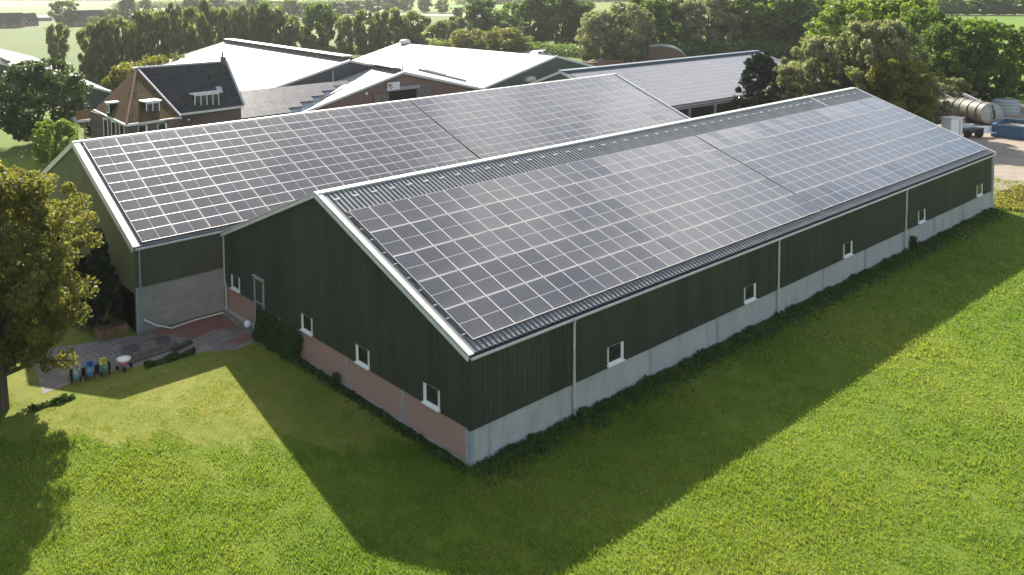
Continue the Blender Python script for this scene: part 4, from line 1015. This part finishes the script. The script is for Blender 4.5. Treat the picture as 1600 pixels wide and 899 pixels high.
def trunk_mesh(name, cen, mat='bark', r0=.28, nlimb=8, top=.7, h0=0):
    mb = MB(); lean = rg.normal(size=2)*.15
    zt = 10*top; pts = [(0, 0, -.2), (lean[0]*.3, lean[1]*.3, zt*.3), (lean[0], lean[1], zt*.65), (lean[0]*1.4, lean[1]*1.4, zt)]
    mb.tube(pts, [r0*1.25, r0*.85, r0*.5, r0*.15], 9)
    if len(cen):
        for k in rg.choice(len(cen), min(nlimb, len(cen)), replace=False):
            c = cen[k]; z0 = min(max(c[2]*rg.uniform(.3, .6), 1.4), zt*.9); s = z0/zt
            st = np.array([lean[0]*s, lean[1]*s, z0]); md = st+(c-st)*.5+np.array([0, 0, .3])
            mb.tube([st, md, c], [r0*.38, r0*.22, r0*.06], 6)
    me = bpy.data.meshes.new(name); me.from_pydata(mb.v, [], mb.f); me.materials.append(MAT[mat]); me.update(); return me
rnd_prof = lambda R_: (lambda h: R_*math.sqrt(max(.02, 1-((h-.56)/.5)**2)))
col_prof = lambda R_: (lambda h: R_*min(1, (h+.02)*5)*(1-h**3*.75))
cone_prof = lambda R_: (lambda h: R_*max(.03, (1.02-h)))
fan_prof = lambda R_: (lambda h: R_*(.35+.65*math.sin(min(1, h/.75)*math.pi/2))*(1 if h < .8 else max(.2, 1-(h-.8)*3)))
KINDS = {}
def kind(key, mat, bark, var, *, prof, n, per, cr, ls, st=1.3, vert=False, r0=.28, zr=(.14, .97), inner=.35, ragged=.25, limbs=8, top=.7):
    KINDS[key] = []
    for i in range(var):
        cm, cen = crown_mesh('crown_'+key, mat, n, per, cr, ls, prof, st, vert, zr=zr, inner=inner, ragged=ragged)
        KINDS[key].append((cm, trunk_mesh('trunk_'+key, cen, bark, r0, limbs, top)))
# far kinds (seen small)
kind('willow_row', 'leaf_willow', 'bark', 4, prof=fan_prof(2.1), n=60, per=55, cr=.6, ls=.36, st=2.6, vert=True, zr=(.06, .95), ragged=.4)
kind('poplar', 'leaf_green', 'bark', 2, prof=col_prof(1.35), n=70, per=55, cr=.6, ls=.33, st=1.8, vert=True, zr=(.08, .97))
kind('broad', 'leaf_green', 'bark', 3, prof=rnd_prof(3.6), n=100, per=55, cr=.85, ls=.48, zr=(.08, .98), ragged=.45)
kind('dark_broad', 'leaf_dark', 'bark_dark', 3, prof=rnd_prof(3.4), n=100, per=55, cr=.9, ls=.48, zr=(.05, .98), ragged=.45)
kind('bush', 'leaf_olive', 'bark', 3, prof=rnd_prof(5.0), n=80, per=60, cr=1.2, ls=.55, zr=(.05, .95), top=.4)
kind('silver', 'leaf_silver', 'bark', 3, prof=rnd_prof(3.8), n=150, per=75, cr=.75, ls=.27, st=2.2, zr=(.05, .98), ragged=.45)
# nearer kinds
kind('big_green', 'leaf_green', 'bark', 2, prof=rnd_prof(4.4), n=210, per=85, cr=.72, ls=.28, zr=(.10, .98), ragged=.35)
kind('big_bright', 'leaf_bright', 'bark', 2, prof=rnd_prof(4.2), n=180, per=80, cr=.7, ls=.28, zr=(.08, .98), ragged=.35)
kind('big_dark', 'leaf_dark', 'bark_dark', 2, prof=rnd_prof(4.2), n=180, per=80, cr=.75, ls=.28, zr=(.06, .98), ragged=.35)
kind('big_silver', 'leaf_silver', 'bark', 2, prof=rnd_prof(4.2), n=230, per=80, cr=.62, ls=.26, st=2.4, zr=(.05, .98), ragged=.55)
kind('big_olive', 'leaf_olive', 'bark', 2, prof=rnd_prof(4.2), n=190, per=80, cr=.7, ls=.27, zr=(.06, .98), ragged=.35)
kind('deep_round', 'leaf_deep', 'bark_dark', 1, prof=rnd_prof(4.6), n=260, per=85, cr=.72, ls=.25, zr=(.12, .98), ragged=.2)
kind('pine', 'leaf_conifer', 'bark_dark', 2, prof=col_prof(2.9), n=170, per=80, cr=.55, ls=.24, st=2.6, zr=(.05, .98), ragged=.5, top=.9)

ORD = ['first', 'second', 'third', 'fourth', 'fifth', 'sixth', 'seventh', 'eighth', 'ninth', 'tenth', 'eleventh', 'twelfth', 'thirteenth', 'fourteenth', 'fifteenth', 'sixteenth', 'seventeenth', 'eighteenth', 'nineteenth', 'twentieth', 'twenty-first', 'twenty-second', 'twenty-third', 'twenty-fourth', 'twenty-fifth', 'twenty-sixth', 'twenty-seventh', 'twenty-eighth', 'twenty-ninth', 'thirtieth']
def place(key, name, cat, px, base, top, wpx, label, group=None, i=None):
    p = surv(px, base); c = depth(p); k = FOC/c
    h = (base-top)/k; w = wpx/k
    cm, tm = KINDS[key][(i if i is not None else rnd.randrange(99)) % len(KINDS[key])]
    vs = np.empty(len(cm.vertices)*3, np.float32); cm.vertices.foreach_get('co', vs); vs = vs.reshape(-1, 3)
    rx = np.percentile(np.abs(vs[:, 0]), 98)*2; zt = np.percentile(vs[:, 2], 99.5)
    t_ = thing(name, label, cat, (p[0], p[1], 0), group)
    t_.rotation_euler = (0, 0, rnd.uniform(0, 6.28)); t_.scale = (w/rx, w/rx, h/zt)
    a = bpy.data.objects.new('crown', cm); C.objects.link(a); a.parent = t_
    b = bpy.data.objects.new('trunk', tm); C.objects.link(b); b.parent = t_
    return t_

rowlist = [(140, 128, 40, 36), (165, 126, 30, 40), (193, 122, 24, 42), (222, 116, 18, 40), (248, 112, 14, 42), (272, 108, 10, 40), (298, 103, 10, 38), (345, 98, 8, 38), (366, 96, 14, 30), (385, 94, 6, 38), (407, 92, 16, 34), (442, 92, 10, 44), (540, 90, 20, 30), (573, 88, 18, 42), (598, 87, 14, 38), (624, 85, 16, 34), (650, 82, 18, 38), (684, 72, 28, 36), (712, 70, 27, 36)]
for k, (x, b, tp, w) in enumerate(rowlist):
    place('willow_row', 'willow_tree', 'tree', x, b, tp+(k*7 % 5)*2-2, w*(.80+.07*(k*3 % 5)), 'grey green upright willow, %s from the left in the long row behind the white roofs' % ORD[k], 'willows in the long row behind the barns', k)
place('willow_row', 'willow_tree', 'tree', 90, 104, 37, 34, 'lone grey green willow standing in the pale meadow behind the far left barn', i=2)
place('poplar', 'poplar_tree', 'tree', 321, 98, 0, 22, 'tall slim dark poplar above the left end of the large white roof')
place('poplar', 'poplar_tree', 'tree', 415, 92, 4, 24, 'slim poplar between the willows above the long ridge vent')
place('broad', 'alder_tree', 'tree', 500, 86, 6, 50, 'round bright green tree rising above the willow row behind the brick barn')
place('bush', 'shrub', 'shrub', 470, 88, 48, 36, 'yellow green shrub between two willows behind the ridge vent')
far2 = [(200, 38, -4, 'dark_broad'), (228, 36, 0, 'broad'), (300, 34, -6, 'broad'), (340, 30, -5, 'dark_broad'), (368, 30, 2, 'broad'), (395, 34, -4, 'dark_broad'), (430, 30, 2, 'broad'), (455, 34, 0, 'dark_broad'), (478, 30, 4, 'broad'), (525, 30, 3, 'dark_broad'), (553, 24, 1, 'dark_broad'), (583, 20, -3, 'broad'), (610, 19, -4, 'dark_broad'), (633, 18, -5, 'dark_broad'), (664, 20, -2, 'broad'), (691, 21, 0, 'broad')]
for k, (x, b, tp, kd) in enumerate(far2):
    place(kd, 'far_tree', 'tree', x, b, tp, rnd.uniform(26, 38) if x < 660 else 22, '%s far tree beyond the willow row, %s of that line counted from the left' % ('dark' if kd[0] == 'd' else 'green', ORD[k]), 'far trees beyond the willow row', k)
place('dark_broad', 'far_tree', 'tree', 716, 30, 12, 17, 'small dark round tree standing alone at the pale field track')
place('broad', 'far_tree', 'tree', 100, 42, 2, 42, 'tall far tree between the two far farmhouses at the upper left')
place('bush', 'shrub', 'shrub', 147, 44, 26, 20, 'round clipped shrub in front of the long far farmhouse')
place('bush', 'shrub', 'shrub', 36, 42, 28, 10, 'round shrub in front of the small gabled far house')
place('broad', 'far_tree', 'tree', 176, 42, 14, 26, 'olive tree at the right end of the long far farmhouse')
mid = [('dark_broad', 752, 66, -4, 56, 'dark tree behind the olive bushes, left of the silage heap'), ('broad', 795, 68, 6, 50, 'green tree behind the right olive bush, left of the tall dark pair'),
       ('dark_broad', 840, 72, -6, 62, 'tall dark tree directly behind the left end of the silage heap'), ('dark_broad', 878, 74, -8, 58, 'tall dark tree directly behind the middle of the silage heap'),
       ('dark_broad', 912, 74, 4, 40, 'dark tree behind the right end of the silage heap'), ('silver', 936, 98, 18, 56, 'greyish leafed tree right of the silage heap, behind the small round shrub'),
       ('silver', 976, 98, 6, 76, 'broad silver green tree left of the arched shed'), ('broad', 1015, 92, -4, 62, 'green tree directly behind the arched shed'),
       ('willow_row', 1045, 86, -10, 52, 'pale upright willow right of the arched shed'), ('silver', 1105, 88, -6, 84, 'grey olive tree behind the middle of the open shed ridge'),
       ('dark_broad', 1135, 86, 4, 46, 'dark tree right of the grey olive tree over the open shed'), ('broad', 1165, 86, -6, 66, 'green tree above the right end of the open shed roof'),
       ('broad', 1205, 86, -6, 84, 'large green tree behind the dark pine'), ('dark_broad', 1255, 88, -4, 84, 'large dark tree left of the bright green crown'),
       ('bush', 730, 78, 46, 54, 'left one of two olive bushes behind the middle white roof'), ('bush', 790, 82, 44, 62, 'right one of two olive bushes behind the middle white roof'),
       ('silver', 917, 96, 73, 22, 'small round grey shrub in the grass behind the green gable'), ('bush', 1070, 90, 58, 30, 'yellow green sapling bush in the light gap above the open shed'),
       ('bush', 840, 84, 72, 26, 'low yellow green bush at the left end of the silage heap'), ('bush', 1150, 90, 66, 34, 'low bush under the trees at the right end of the open shed ridge')]
for kd, x, b, tp, w, lb in mid: place(kd, 'shrub' if kd == 'bush' or w < 30 else 'tree', 'shrub' if kd == 'bush' or w < 30 else 'tree', x, b, tp, w, lb)
right = [('pine', 1187, 203, 86, 58, 'dark bushy pine at the right end of the open shed'), ('big_silver', 1228, 196, 104, 66, 'low silvery shrub between the dark pine and the ridge of the front barn'),
         ('big_silver', 1290, 192, 60, 100, 'tall silvery willow behind the ridge end of the front barn'), ('big_silver', 1372, 205, 36, 110, 'feathery pale willow right behind the far ridge corner'),
         ('big_olive', 1330, 190, 110, 90, 'olive green bush below the feathery pale willow'), ('big_olive', 1400, 215, 92, 96, 'olive green tree behind the upper right rake of the front barn'),
         ('big_bright', 1345, 130, 0, 130, 'wide bright green crown behind the silvery willows'), ('big_bright', 1405, 130, -6, 110, 'bright green crown at the top, right of the widest one'),
         ('big_green', 1440, 150, 14, 92, 'dark green tree left of the spreading oak'), ('big_dark', 1478, 165, 36, 84, 'dark tree touching the left side of the spreading oak'),
         ('big_green', 1536, 168, 34, 120, 'spreading oak with gaps in its crown at the right, before the bright field'), ('big_silver', 1436, 206, 118, 76, 'grey leafed shrub above the left tank trailer'),
         ('big_silver', 1478, 182, 122, 60, 'grey leafed shrub between the oak and the tank trailers'), ('big_dark', 1412, 212, 150, 60, 'low dark shrub by the rake of the front barn'),
         ('big_green', 1310, 120, 40, 80, 'mid green tree in the gap left of the bright crowns')]
for kd, x, b, tp, w, lb in right: place(kd, 'pine_tree' if kd == 'pine' else ('shrub' if 'shrub' in lb or 'bush ' in lb else 'tree'), 'tree' if 'shrub' not in lb else 'shrub', x, b, tp, w, lb)
hr = [(1440, 26, 2), (1462, 25, -2), (1487, 25, -3), (1512, 25, 0), (1538, 25, -4), (1560, 25, -2), (1585, 25, -5), (1612, 25, -3)]
for k, (x, b, tp) in enumerate(hr):
    place('dark_broad' if k % 3 else 'broad', 'far_tree', 'tree', x, b-1, tp, 34, 'tree in the far hedge line behind the bright field, %s from the left' % ORD[k], 'far hedge line trees at the upper right', k)
left = [('deep_round', 64, 226, 97, 138, 'big round dark green tree left of the brick house', 'tree'), ('big_bright', 88, 262, 188, 62, 'small bright green tree in front of the big round one', 'tree'),
        ('bush', 205, 160, 98, 60, 'yellow olive bush just behind the orange hip of the house', 'shrub'), ('bush', 242, 152, 88, 56, 'yellow olive bush behind the left half of the house ridge', 'shrub'), ('bush', 277, 148, 86, 46, 'yellow olive bush behind the middle of the house ridge', 'shrub'),
        ('bush', 178, 160, 118, 34, 'low olive bush left of the house hip', 'shrub'), ('dark_broad', 152, 215, 178, 40, 'dark bush against the left wall of the house', 'shrub')]
for kd, x, b, tp, w, lb, ct in left: place(kd, 'round_tree' if ct == 'tree' else 'shrub', ct, x, b, tp, w, lb)

# near trees
def near_tree(loc, h, r, key, mat, label, n=420, per=130, ls=.12, cr=.07, seed=3, bark='bark', lowz=.14, r0=.3, cat='tree', name='tree', shift=(0, 0)):
    cm, cen = crown_mesh('crown_near', mat, n, per, cr*10, ls*10/h, rnd_prof(r*10/h), 1.5, False, zr=(lowz, .98), ragged=.42, inner=.2)
    tm = trunk_mesh('trunk_near', cen, bark, r0*10/h, 26, .75)
    t_ = thing(name, label, cat, (loc[0], loc[1], 0)); s = h/10; t_.scale = (s, s, s)
    a = bpy.data.objects.new('crown', cm); C.objects.link(a); a.parent = t_; a.location = (shift[0]/s, shift[1]/s, 0)
    b = bpy.data.objects.new('trunk', tm); C.objects.link(b); b.parent = t_
near_tree((-11.9, 14.3), 9.5, 3.6, 'n', 'leaf_autumn', 'large olive brown leafed tree at the left, its trunk near the lawn edge', n=480, per=190, ls=.105, cr=.050, lowz=.19, shift=(-.2, .3))
near_tree((-13.0, 21.8), 10.4, 3.3, 'n', 'leaf_autumn', 'brownish tree at the left edge behind the nearest tree', n=260, per=130, ls=.13, cr=.058)
# conifer
cm, cen = crown_mesh('crown_conifer', 'leaf_conifer', 330, 90, .42, .17, cone_prof(2.6), 2.4, False, zr=(.03, .99), ragged=.25, inner=.3)
tm = trunk_mesh('trunk_conifer', [], 'bark_dark', .18, 0, .95)
t_ = thing('conifer_tree', 'small dark conifer against the olive gable', 'tree', (-5.75, 20.2, 0)); t_.scale = (.46, .46, .47)
for nm, me in (('crown', cm), ('trunk', tm)):
    o_ = bpy.data.objects.new(nm, me); C.objects.link(o_); o_.parent = t_
# ivy / hedge on the gable
def leaf_box(name, label, cat, x0, x1, y0, y1, z1, n, ls, mat, stems=True, kind_=None):
    P_ = rg.uniform(0, 1, (n, 3)); 
    z = P_[:, 2]*z1*(1-.25*rg.uniform(0, 1, n)); bulge = 1-.35*(P_[:, 2])
    x = x1-(x1-x0)*P_[:, 0]**.5*bulge if x1-x0 < y1-y0 else x0+(x1-x0)*P_[:, 0]
    y = y0+(y1-y0)*P_[:, 1] if x1-x0 < y1-y0 else y1-(y1-y0)*P_[:, 1]*bulge
    pos = np.stack([x, y, z], 1); pos += .06*np.sin(pos[:, [1, 2, 0]]*5)
    nr = unit(n)+[-.5, -.3, .5]; nr /= np.linalg.norm(nr, axis=1)[:, None]
    cx_, cy_ = (x0+x1)/2, (y0+y1)/2
    me = numesh(name+'_leaves', leaf_quads(pos-[cx_, cy_, 0], nr, ls, 1.3), n, 4, mat)
    t_ = thing(name, label, cat, (cx_, cy_, 0)); o_ = bpy.data.objects.new('foliage', me); C.objects.link(o_); o_.parent = t_
    for k in range(6):
        a = rnd.uniform(.1, .9); px_, py_ = ((x1-.05), y0+(y1-y0)*a) if x1-x0 < y1-y0 else (x0+(x1-x0)*a, y1-.05)
        MB().tube([(px_, py_, 0), (px_+.0, py_+rnd.uniform(-.2, .2), z1*.85)], .025, 5).build('stem', 'bark', t_)
leaf_box('ivy_hedge', 'dark green climbing hedge against the gable, between the door and the window', 'hedge', -.75, -.02, 10.45, 13.75, 1.42, 9000, .11, 'weed_leaf')
leaf_box('herb_border', 'low green border plants along the front of the cold frame', 'plants', -6.0, -3.6, 13.9, 14.2, .22, 1500, .09, 'weed_leaf')
leaf_box('herb_border', 'low green plants between the tree trunk and the toy tractors', 'plants', -11.0, -9.2, 13.2, 13.5, .18, 700, .09, 'weed_leaf')
leaf_box('garden_shrub', 'low shrub by the ridge end of the second barn, in front of the house', 'shrub', -1.5, 3.5, 38, 40, 2.2, 4000, .25, 'leaf_green')

# grass blades (one object each for pasture and lawn) and rough weeds along the barn foot
LAT = np.random.default_rng(5).uniform(0, 1, (256, 256))
def vn(x, y, f):
    x = x*f+100.3; y = y*f+77.7; i = np.floor(x).astype(int); j = np.floor(y).astype(int); u = x-i; v = y-j; u = u*u*(3-2*u); v = v*v*(3-2*v)
    g = lambda a, b: LAT[a % 256, b % 256]
    return g(i, j)*(1-u)*(1-v)+g(i+1, j)*u*(1-v)+g(i, j+1)*(1-u)*v+g(i+1, j+1)*u*v
def in_lawn(x, y): return (x < -.1) & (y > -.86*x+1.4+1.6*(vn(x, y, .5)-.5)+1.0*(vn(x, y, 3)-.5)+1.3*(vn(x+9, y, 23)-.5))
def blades(name, n, region, mat, hmin, hmax, wd, label, z0=0.0, lean=.5, test=None):
    x = rg.uniform(region[0], region[1], n); y = rg.uniform(region[2], region[3], n)
    dist = np.hypot(x-CX, y-CY)
    keep = rg.uniform(0, 1, n) < np.minimum(1, (26/dist)**2.2)
    keep &= ~((x > -.08) & (x < AL+.2) & (y > -.08))
    if test is not None: keep &= test(x, y)
    x, y, dist = x[keep], y[keep], dist[keep]; m_ = len(x)
    sc = np.maximum(1, (dist/26))**1.0
    tuft = .45+.55*vn(x, y, .35)+.75*(vn(x, y, 1.7)-.4)+.5*(vn(x, y, 4.5)-.5)
    h = rg.uniform(hmin, hmax, m_)*np.clip(tuft, .25, 1.5)*sc**.3
    w = wd*sc*rg.uniform(.6, 1.4, m_); a = rg.uniform(0, 2*np.pi, m_)
    base = np.stack([x, y, np.full(m_, z0)], 1)
    side = np.stack([np.cos(a), np.sin(a), np.zeros(m_)], 1)*w[:, None]*.5
    ln_ = rg.normal(size=(m_, 2))*lean*h[:, None]
    tip = base+np.stack([ln_[:, 0], ln_[:, 1], h], 1)
    tri = np.stack([base-side, base+side, tip], 1).reshape(-1, 3)
    me = numesh(name, tri, m_, 3, mat); o_ = bpy.data.objects.new(name, me); C.objects.link(o_); stuff(o_, label, 'grass'); return o_
blades('grass', 1500000, (-24, 62, -16, 16), 'grass_blade', .05, .15, .032, 'green meadow grass around the front barn', test=lambda x, y: ~in_lawn(x, y))
blades('lawn_grass', 380000, (-24, 0, 1.5, 20), 'lawn_blade', .02, .055, .028, 'short dry mown lawn grass beside the brick gable', test=lambda x, y: in_lawn(x, y) & ~((y > 13.2+.0*x) & (x > -11.2)))
def wall_weeds():
    n = 20000
    x = rg.uniform(-.3, AL+2, n); d = np.abs(rg.normal(size=n))*.5; y = -.06-d
    hh = (.05+.11*np.exp(-d*1.6))*(.3+1.1*np.abs(np.sin(x*.8)*np.sin(x*2.3+1)))
    x2 = -.14-np.abs(rg.normal(size=3000))*.2; y2 = rg.uniform(-.2, 10.6, 3000)
    X = np.concatenate([x, x2]); Y = np.concatenate([y, y2]); H_ = np.concatenate([hh, rg.uniform(.03, .16, 3000)*(.4+.6*np.abs(np.sin(y2*1.7)))])
    pos = np.stack([X, Y, rg.uniform(0, 1, len(X))*H_], 1); nr = unit(len(X))+[0, -.3, .4]; nr /= np.linalg.norm(nr, axis=1)[:, None]
    me = numesh('weeds', leaf_quads(pos, nr, .09, 2.2), len(X), 4, 'weed_leaf'); o_ = bpy.data.objects.new('weeds', me); C.objects.link(o_); stuff(o_, 'rough dark weeds along the foot of the front barn', 'weeds')
wall_weeds()
def dock_plant(x, y, h, label):
    pos = np.concatenate([rg.normal(size=(160, 3))*[.08, .08, 0]+[0, 0, 1]*rg.uniform(0, h, (160, 1))]); nr = unit(160)
    me = numesh('dock_leaves', leaf_quads(pos, nr, .12, 1.8), 160, 4, 'weed_leaf'); t_ = thing('tall_weed', label, 'weed', (x, y, 0)); o_ = bpy.data.objects.new('foliage', me); C.objects.link(o_); o_.parent = t_
    MB().tube([(x, y, 0), (x, y, h)], .012, 5).build('stem', 'bark', t_)
dock_plant(36.9, -.2, .8, 'tall weed against the plinth just right of the third downpipe')
dock_plant(-.2, 7.7, .4, 'tall weed at the brick gable foot beside a grey pilaster')
# dry verge past the far corner
n = 11000; x = rg.uniform(51.3, 60, n); y = rg.uniform(-4.5, 1.0, n); k_ = rg.uniform(0, 1, n) < np.exp(-((y+1.2)/1.6)**2); x, y = x[k_], y[k_]
pos = np.stack([x, y, rg.uniform(0, .2, len(x))], 1); nr = unit(len(x))
me = numesh('dry_verge', leaf_quads(pos, nr, .13, 2), len(x), 4, 'leaf_autumn'); o_ = bpy.data.objects.new('dry_verge', me); C.objects.link(o_); stuff(o_, 'dry brownish verge growth past the far corner of the front barn', 'verge plants')

# undergrowth below tree rows and distant woodland, each one mass
def mass(name, label, specs, mat, ls):
    allq = []
    for (x0, y0, x1, y1, wd, h, n) in specs:
        s = rg.uniform(0, 1, n); p = np.stack([x0+(x1-x0)*s, y0+(y1-y0)*s], 1)+rg.normal(size=(n, 2))*wd*.4
        hh = h*(.55+.45*np.abs(np.sin(s*37)*np.sin(s*91+2)))
        pos = np.stack([p[:, 0], p[:, 1], rg.uniform(0, 1, n)**.7*hh], 1)
        nr = unit(n)+[0, 0, .4]; nr /= np.linalg.norm(nr, axis=1)[:, None]; allq.append(leaf_quads(pos, nr, ls, 1.4))
    q = np.concatenate(allq); me = numesh(name, q, len(q)//4, 4, mat); o_ = bpy.data.objects.new(name, me); C.objects.link(o_); stuff(o_, label, 'undergrowth' if 'under' in name else 'woodland')
S = lambda a, b: (*surv(*a)[:2], *surv(*b)[:2])
mass('undergrowth', 'undergrowth beneath the willow row', [(*S((120, 130), (470, 92)), 3, 2.5, 9000), (*S((470, 90), (720, 74)), 3, 2.5, 8000)], 'leaf_willow', .45)
mass('undergrowth', 'undergrowth beneath the dark trees in the middle and right', [(*S((720, 74), (1000, 96)), 4, 3, 9000), (*S((1000, 92), (1280, 90)), 4, 4, 12000), (*S((1250, 120), (1500, 190)), 4, 2.5, 9000)], 'leaf_dark', .4)
wood = []
for k in range(46):
    y_ = rnd.choice([-1, 1, 3, 6, 9]); x_ = rnd.uniform(-40, 1640)
    if x_ > 1000: y_ = rnd.choice([-20, -14, -8, -3])
    elif x_ > 500: y_ = rnd.choice([-12, -8, -4])
    if x_ < 500: y_ = rnd.choice([1.5, 3, 4])-x_*.016
    try:
        a_ = surv(x_, y_); b_ = surv(x_+rnd.uniform(40, 120), y_-1)
    except Exception: continue
    if a_[1] < 0 or b_[1] < 0: continue
    wood.append((a_[0], a_[1], b_[0], b_[1], 14, rnd.uniform(10, 17), 1700))
mass('distant_woodland', 'hazy distant woodland along the horizon', wood, 'leaf_willow', 4.0)
mass('distant_woodland', 'woodland masses beyond the dark trees at the top right', [(*S((720, 8), (1000, 2)), 12, 9, 9000), (*S((1000, 0), (1450, 2)), 14, 10, 12000), (*S((180, 14), (420, 8)), 12, 9, 7000), (*S((420, 14), (640, 4)), 10, 8, 5000)], 'leaf_willow', 1.5)

# ------------------------------------------------------------------ haze
hz, t, o = nt('haze_air')
pv = t.nodes.new('ShaderNodeVolumePrincipled'); pv.inputs['Color'].default_value = (.93, .96, 1, 1); pv.inputs['Density'].default_value = .00012; pv.inputs['Anisotropy'].default_value = .55
L(t, pv.outputs[0], o.inputs['Volume'])
hb = MB(); hb.box((-G0-20, -G0-20, -1.0), (G0+20, G0+20, 22.0)); h_ = hb.build('haze', 'haze_air'); stuff(h_, 'thin bright haze over the farmland', 'haze')

# ------------------------------------------------------------------ light
sd = np.array([.675, 1.305, 1.0]); sd /= np.linalg.norm(sd)
sun = bpy.data.lights.new('sun', 'SUN'); sun.energy = 5.0; sun.angle = R(.55); sun.color = (1, .91, .78)
so = bpy.data.objects.new('sun', sun); C.objects.link(so)
from mathutils import Vector
so.rotation_euler = Vector((-sd[0], -sd[1], -sd[2])).to_track_quat('-Z', 'Y').to_euler()
W = bpy.data.worlds.new('World'); bpy.context.scene.world = W; W.use_nodes = True; t = W.node_tree; t.nodes.clear()
wo = t.nodes.new('ShaderNodeOutputWorld'); bg = t.nodes.new('ShaderNodeBackground'); bg.inputs['Strength'].default_value = .074
sk = t.nodes.new('ShaderNodeTexSky'); sk.sky_type = 'NISHITA'; sk.sun_disc = False
sk.sun_elevation = math.asin(sd[2]); sk.sun_rotation = math.atan2(sd[0], sd[1]); sk.air_density = 1.2; sk.dust_density = 1.6; sk.ozone_density = 1.0
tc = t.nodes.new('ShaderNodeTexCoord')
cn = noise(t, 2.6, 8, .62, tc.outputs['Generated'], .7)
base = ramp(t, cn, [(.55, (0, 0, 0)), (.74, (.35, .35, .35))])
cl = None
for d_, w_, a_ in (((.872, .165, .46), .13, .95), ((.785, .30, .54), .13, .9), ((.40, .45, .80), .45, .95), ((-.4, -.6, .5), .5, .6)):  # unseen bright clouds added for the panels to mirror; the last fills shaded walls
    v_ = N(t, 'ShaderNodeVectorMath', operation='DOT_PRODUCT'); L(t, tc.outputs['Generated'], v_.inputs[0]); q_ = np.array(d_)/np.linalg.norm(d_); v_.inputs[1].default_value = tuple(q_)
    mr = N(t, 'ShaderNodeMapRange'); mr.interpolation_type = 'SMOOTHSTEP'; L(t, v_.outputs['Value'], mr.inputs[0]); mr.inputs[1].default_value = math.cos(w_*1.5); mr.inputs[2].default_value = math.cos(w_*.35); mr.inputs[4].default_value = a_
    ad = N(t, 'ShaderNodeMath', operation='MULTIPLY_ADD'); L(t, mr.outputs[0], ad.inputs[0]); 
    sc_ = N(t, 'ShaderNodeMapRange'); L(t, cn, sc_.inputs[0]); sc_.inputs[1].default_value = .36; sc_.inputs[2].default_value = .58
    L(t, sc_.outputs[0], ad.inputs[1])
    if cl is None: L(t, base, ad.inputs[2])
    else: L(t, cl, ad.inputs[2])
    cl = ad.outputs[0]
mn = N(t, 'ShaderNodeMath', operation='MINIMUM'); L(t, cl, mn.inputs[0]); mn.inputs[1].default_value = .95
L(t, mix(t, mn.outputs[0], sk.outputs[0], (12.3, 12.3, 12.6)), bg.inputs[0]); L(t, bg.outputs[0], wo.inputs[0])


# ------------------------------------------------------------------ camera
from mathutils import Matrix
cam = bpy.data.cameras.new('camera'); co = bpy.data.objects.new('camera', cam); C.objects.link(co)
M_ = Matrix(((rt2[0], up2[0], -fw[0], CX), (rt2[1], up2[1], -fw[1], CY), (rt2[2], up2[2], -fw[2], CZ), (0, 0, 0, 1)))
co.matrix_world = M_
cam.sensor_fit = 'HORIZONTAL'; cam.sensor_width = 36; cam.lens = FOC/1600*36; cam.shift_x = -SX/1600; cam.shift_y = SY/1600
cam.clip_end = 20000
sc = bpy.context.scene; sc.camera = co
sc.view_settings.view_transform = 'Standard'; sc.view_settings.look = 'None'; sc.view_settings.exposure = 1.22; sc.view_settings.gamma = 1
sc.cycles.max_bounces = 6; sc.cycles.volume_bounces = 1; sc.cycles.use_denoising = True
for o_ in bpy.data.objects:
    if '_w' in o_: del o_['_w']
